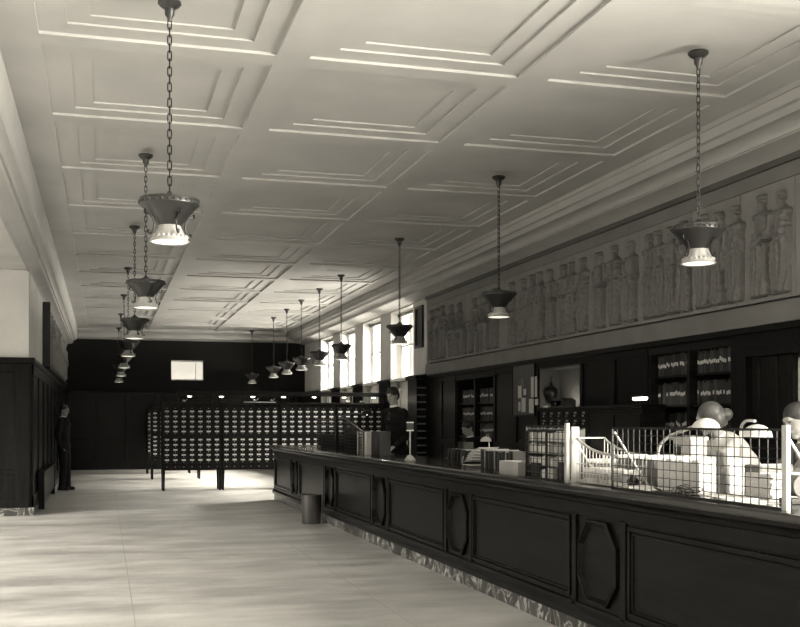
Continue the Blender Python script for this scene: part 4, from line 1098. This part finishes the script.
# ------------------------------------------------------------------ people
def person(label, loc, face, pose, mats, hair='short', skirt=False, seated=False):
    """pose: joints in local metres, x = facing direction, y = the person's left, z up"""
    rz = math.atan2(face[1], face[0])
    t = thing('person', label, 'person', loc, rz)
    J = {k: Vector(v) for k, v in pose.items()}
    mid = (J['shl']+J['shr'])/2
    def limb(b, a, c2, r0, r1): b.capsule(J[a], J[c2], r0, r1)
    # --- body (skin) : head, neck, hands, forearms, torso core, legs core: one continuous surface
    b = MB()
    hc = J['head']; f = (J['look'] - J['head']).normalized(); up = (hc - J['neck']).normalized()
    rgt = f.cross(up).normalized(); up = rgt.cross(f).normalized()
    rot = Matrix((f, -rgt, up)).transposed()   # x fwd, y left, z up
    def hp(x, y, z): return hc + rot @ Vector((x, y, z))
    b.ellip(hp(-.005, 0, .02), (.092, .073, .098), rot); b.ellip(hp(.022, 0, -.035), (.062, .055, .075), rot)
    b.ellip(hp(.055, 0, -.095), (.026, .028, .022), rot); b.capsule(hp(.085, 0, .012), hp(.104, 0, -.028), .010, .016)
    b.capsule(hp(.078, .025, .028), hp(.078, -.025, .028), .016, .016)
    b.capsule(hp(.082, .016, -.06), hp(.082, -.016, -.06), .009, .009)
    for s in (-1, 1): b.ellip(hp(-.005, s*.076, -.01), (.018, .009, .03), rot)
    b.capsule(J['neck']-up*.03, hp(-.01, 0, -.05), .055, .052)
    b.capsule(J['neck']-up*.09, J['pel'], .075, .10)
    b.capsule(J['shl'], J['shr'], .045, .045)
    for s in ('l', 'r'):
        limb(b, 'sh'+s, 'el'+s, .042, .036); limb(b, 'el'+s, 'wr'+s, .036, .024)
        limb(b, 'hip'+s, 'kn'+s, .07, .048); limb(b, 'kn'+s, 'an'+s, .048, .034)
        w = J['wr'+s]; d = (J['wr'+s]-J['el'+s]).normalized()
        if 'hd'+s in J: d = (J['hd'+s]-w).normalized()
        n = Vector((0, 1 if s == 'r' else -1, 0)) if abs(d.z) > .6 else Vector((0, 0, -1))
        n = (n - d*n.dot(d)).normalized(); side = d.cross(n).normalized()
        if (side.x < 0) != (abs(d.z) <= .6 and s == 'zz'): side = side if side.x > 0 else -side
        if abs(d.z) <= .6: side = Vector((0, -1 if s == 'l' else 1, 0)); side = (side - d*side.dot(d)).normalized()
        rp = Matrix((d, side, n)).transposed()
        b.ellip(w + d*.05, (.052, .040, .016), rp)
        for k, (off, L) in enumerate(((.030, .070), (.010, .078), (-.011, .072), (-.030, .056))):
            p0 = w + d*.085 + side*off; p1 = p0 + (d*.9 + n*.2).normalized()*L*.5; p2 = p1 + (d*.75 + n*.6).normalized()*L*.5
            b.capsule(p0, p1, .0095, .0088, 8); b.capsule(p1, p2, .0088, .0078, 8)
        p0 = w + d*.025 + side*.03; p1 = p0 + (d*.6 + side*.7 + n*.1).normalized()*.04; p2 = p1 + (d*.9 + side*.25 + n*.3).normalized()*.03
        b.capsule(p0, p1, .012, .0105, 8); b.capsule(p1, p2, .0105, .009, 8)
    me = voxel(b, .0085, 3); body = mesh_obj('body', me, mats['skin'], t, world=False)
    for s in (-1, 1):
        b = MB(); b.ellip(hp(.082, s*.030, .008), (.009, .012, .008), rot, 10); b.build('eye', M['eye'], body, smooth=True)
    # hair
    b = MB()
    if hair == 'short':
        b.ellip(hp(-.014, 0, .044), (.100, .084, .088), rot); b.ellip(hp(-.045, 0, .0), (.068, .081, .078), rot)
    else:
        b.ellip(hp(-.022, 0, .045), (.098, .092, .09), rot); b.ellip(hp(-.05, 0, -.01), (.075, .09, .085), rot); b.ellip(hp(-.13, 0, -.0), (.05, .055, .05), rot)
    mesh_obj('hair', voxel(b, .009, 3), mats['hair'], t, world=False)
    # jacket / blouse
    b = MB(); sp = (J['neck'] - J['pel']); 
    sd = (J['shl']-J['shr']).normalized()
    fw = sd.cross(sp.normalized()).normalized(); fw = fw if fw.x > 0 else -fw
    rt = Matrix((fw, sd, fw.cross(sd))).transposed()
    def tor(q, rx, ry, rz_): b.ellip(J['pel'] + sp*q, (rx, ry, rz_), rt, 20)
    wom = mats.get('slim', 1.0)
    tor(.02, .125*wom, .165*wom, .13); tor(.25, .118*wom, .155*wom, .16); tor(.48, .128*wom, .165*wom, .17); tor(.70, .130*wom, .175*wom, .16); tor(.84, .10*wom, .15*wom, .09)
    b.capsule(J['shl'], J['shr'], .068*wom, .068*wom); b.capsule(J['neck']-up*.12, J['neck']-up*.05, .10, .078); tor(.90, .105*wom, .13*wom, .07)
    for s in ('l', 'r'):
        limb(b, 'sh'+s, 'el'+s, .070*wom, .056*wom); b.capsule(J['el'+s], J['el'+s] + (J['wr'+s]-J['el'+s])*.95, .055*wom, .042*wom)
    if not skirt:
        b.ellip(J['pel'] - sp.normalized()*.06, (.135, .17, .14), rt, 20)
    mesh_obj('jacket' if not skirt else 'blouse', voxel(b, .012, 5), mats['top'], t, world=False)
    # collar / shirt front
    b = MB(); cpos = J['neck'] - up*.035
    b.capsule(J['neck']-up*.07, J['neck']-up*.005, .074, .062); b.ellip(J['pel'] + sp*.83 + fw*.080*wom, (.030, .030, .075), rt, 14)
    mesh_obj('shirt_collar', voxel(b, .009, 3), mats['collar'], t, world=False)
    if not skirt:
        b = MB(); a0 = J['pel'] + sp*.92 + fw*.105
        b.capsule(a0, J['pel'] + sp*.74 + fw*.135, .012, .02, 8); b.build('necktie', M['book_dark'], t, smooth=True)
        b = MB(); b.ellip(J['pel'], (.125, .165, .12), rt)
        for s in ('l', 'r'): limb(b, 'hip'+s, 'kn'+s, .098, .078); limb(b, 'kn'+s, 'an'+s, .076, .066)
        mesh_obj('trousers', voxel(b, .014, 5), mats['bottom'], t, world=False)
    else:
        b = MB(); b.ellip(J['pel'], (.14, .175, .13), rt)
        m = (J['knl']+J['knr'])/2; 
        b.tube([J['pel']+Vector((0,0,.06)), J['pel']-Vector((0,0,.15)), m, m+Vector((0,0,-.15))], [.13, .19, .22, .235], 24)
        mesh_obj('skirt', voxel(b, .014, 5), mats['bottom'], t, world=False)
    for s in ('l', 'r'):
        a = J['an'+s]; b = MB(); z = max(a.z-.075, 0)
        b.capsule((a.x-.04, a.y, z+.042), (a.x+.12, a.y, z+.036), .042, .036); b.capsule((a.x-.02, a.y, z+.045), (a.x-.01, a.y, z+.09), .045, .045); b.box(a.x-.08, a.x+.15, a.y-.036, a.y+.036, z, z+.03)
        mesh_obj('shoe', voxel(b, .009, 3), M['blackmetal'], t, world=False)
    return t
def standing(h=1.78, lean=0, **kw):
    k = h/1.78
    P = dict(pel=(0,0,.95), neck=(.01+lean,0,1.50), head=(.03+lean*1.1,0,1.64), look=(1,0,1.62), shl=(0+lean,.165,1.42), shr=(0+lean,-.165,1.42),
             ell=(-.03+lean,.215,1.13), elr=(-.03+lean,-.215,1.13), wrl=(.05+lean,.20,.87), wrr=(.05+lean,-.20,.87),
             hipl=(0,.09,.92), hipr=(0,-.09,.92), knl=(.03,.10,.50), knr=(.03,-.10,.50), anl=(-.01,.105,.085), anr=(-.01,-.105,.085))
    P.update(kw)
    return {a: tuple(c2*k for c2 in b2) for a, b2 in P.items()}
dk = dict(skin=M['skin'], hair=M['hair_dark'], top=M['suit'], bottom=M['suit'], collar=M['shirt'])
# man by the left wall, hands behind him, turned towards the hall
person('person in a dark suit standing with hands lowered by the left wall bench', (-.80, 23.0, 0), (.95, -.3),
       standing(1.80, -.02, look=(1,-.3,1.6), wrl=(-.06,.16,.90), wrr=(.0,-.17,.88), anl=(.04,.10,.085)), dk)
# clerk standing behind the counter
person('person in a dark jacket standing behind the counter before the catalogue cabinets', (3.98, yu(400, 3.98)+.1, 0), (-.9, -.45),
       standing(1.93, .06, elr=(.05,-.22,1.13), wrr=(.27,-.15,1.05), wrl=(.2,.16,1.0), look=(1,.2,1.45)), dict(dk, top=M['suit']))
# seated clerk
sz = .48
person('person in a dark suit with white collar seated at the desk below the distant bookshelves', (5.42, yu(473.5, 5.42), 0), (-1, -.25),
       dict(pel=(0,0,.66), neck=(.06,0,1.18), head=(.10,0,1.32), look=(1,0,1.0), shl=(.05,.17,1.11), shr=(.05,-.17,1.11), ell=(.12,.23,.88), elr=(.12,-.23,.88), wrl=(.34,.12,.87), wrr=(.34,-.12,.87),
            hipl=(0,.09,.62), hipr=(0,-.09,.62), knl=(.42,.10,.56), knr=(.42,-.10,.56), anl=(.40,.10,.085), anr=(.40,-.10,.085)), dk)
t = thing('office_stool', 'dark wooden stool under the seated clerk', 'stool', (5.42, yu(473.5, 5.42), 0))
b = MB(); b.lathe([(0,.46),(.18,.46),(.185,.48),(.17,.50),(0,.50)], 24); b.build('seat', M['wood'], t, smooth=40)
for k in range(4):
    a = PI/4+k*PI/2; b = MB(); b.tube([(.12*math.cos(a),.12*math.sin(a),.49),(.19*math.cos(a),.19*math.sin(a),0)], .018, 8); b.build('leg', M['wood'], t)
# woman leaning over the counter
WX = 4.85
person('person with fair hair in a white blouse leaning over the counter behind the wire screen', (WX, yu(757, WX), 0), (-1, .12),
       dict(pel=(-.02,0,.90), neck=(.30,0,1.29), head=(.39,0,1.43), look=(1.1,-.35,1.2), shl=(.26,.16,1.22), shr=(.26,-.16,1.22), ell=(.44,.22,1.04), elr=(.48,-.22,1.06), wrl=(.68,.12,1.05), wrr=(.70,-.12,1.06),
            hdl=(.78,.1,1.03), hdr=(.80,-.1,1.04), hipl=(-.03,.09,.86), hipr=(-.03,-.09,.86), knl=(.0,.10,.47), knr=(.0,-.10,.47), anl=(-.02,.10,.085), anr=(-.02,-.10,.085)),
       dict(skin=M['skin'], hair=M['hair_pale'], top=M['blouse'], bottom=M['skirt'], collar=M['shirt'], slim=1.0), hair='bun', skirt=True)
PX = 4.75
person('person with dark hair in a grey jacket at the right edge of the picture', (PX, yu(826, PX), 0), (-1, .35),
       dict(pel=(-.05,0,.88), neck=(.13,0,1.27), head=(.19,0,1.415), look=(1.1,.3,1.15), shl=(.12,.16,1.20), shr=(.12,-.16,1.20), ell=(.28,.22,1.02), elr=(.28,-.22,1.02), wrl=(.50,.12,1.05), wrr=(.50,-.12,1.05),
            hdl=(.62,.1,1.03), hdr=(.62,-.1,1.03), hipl=(-.05,.09,.84), hipr=(-.05,-.09,.84), knl=(.0,.10,.46), knr=(.0,-.10,.46), anl=(-.04,.10,.085), anr=(-.04,-.10,.085)),
       dict(dk, top=M['suit_grey'], bottom=M['suit']), hair='short')

# ------------------------------------------------------------------ light
LC = (1.0, .945, .82)
w = bpy.data.worlds.new('world'); S.world = w; w.use_nodes = True
bg = w.node_tree.nodes['Background']; bg.inputs[0].default_value = (.93, .865, .725, 1); bg.inputs[1].default_value = .77
def area(name, loc, rot, sx, sy, p):
    L = bpy.data.lights.new(name, 'AREA'); L.shape = 'RECTANGLE'; L.size = sx; L.size_y = sy; L.energy = p; L.color = LC
    o = bpy.data.objects.new(name, L); C.objects.link(o); o.location = loc; o.rotation_euler = rot
    return o
def aim(o, tgt):
    d = Vector(tgt)-o.location; o.rotation_euler = d.to_track_quat('-Z', 'Y').to_euler()
    return o
# sky daylight outside the far windows, plus an added fill below, aimed at the ceiling
aim(area('sky_over_far_windows', (12.5, 25.7, 8.3), (0,0,0), 14, 3.0, 34000), (3.0, 25.7, .5))
aim(area('ceiling_fill_far_windows', (13.5, 25.7, .6), (0,0,0), 14, 2.5, 8000), (5.0, 25.7, 3.7))
# daylight in the near right windows and the bay windows
for a, c2 in near_win: area('window_daylight', (XW+.40, (a+c2)/2, (1.2+WZ1)/2), (0, R(90), 0), WZ1-1.2, c2-a, 1250)
aim(area('sky_over_bay', (-13.5, 8, 7.0), (0,0,0), 9, 3.0, 14500), (0, 9, 0))
for a, c2 in bay_win: area('bay_daylight', (-6.85, (a+c2)/2, 2.3), (0, R(-90), 0), 2.8, c2-a, 8)
for x in HL:
    L = bpy.data.lights.new('hood_lamp', 'POINT'); L.energy = 1.0; L.color = (1,.93,.76); L.shadow_soft_size = .03
    o = bpy.data.objects.new('hood_lamp', L); C.objects.link(o); o.location = (x, 22.47, 1.92)
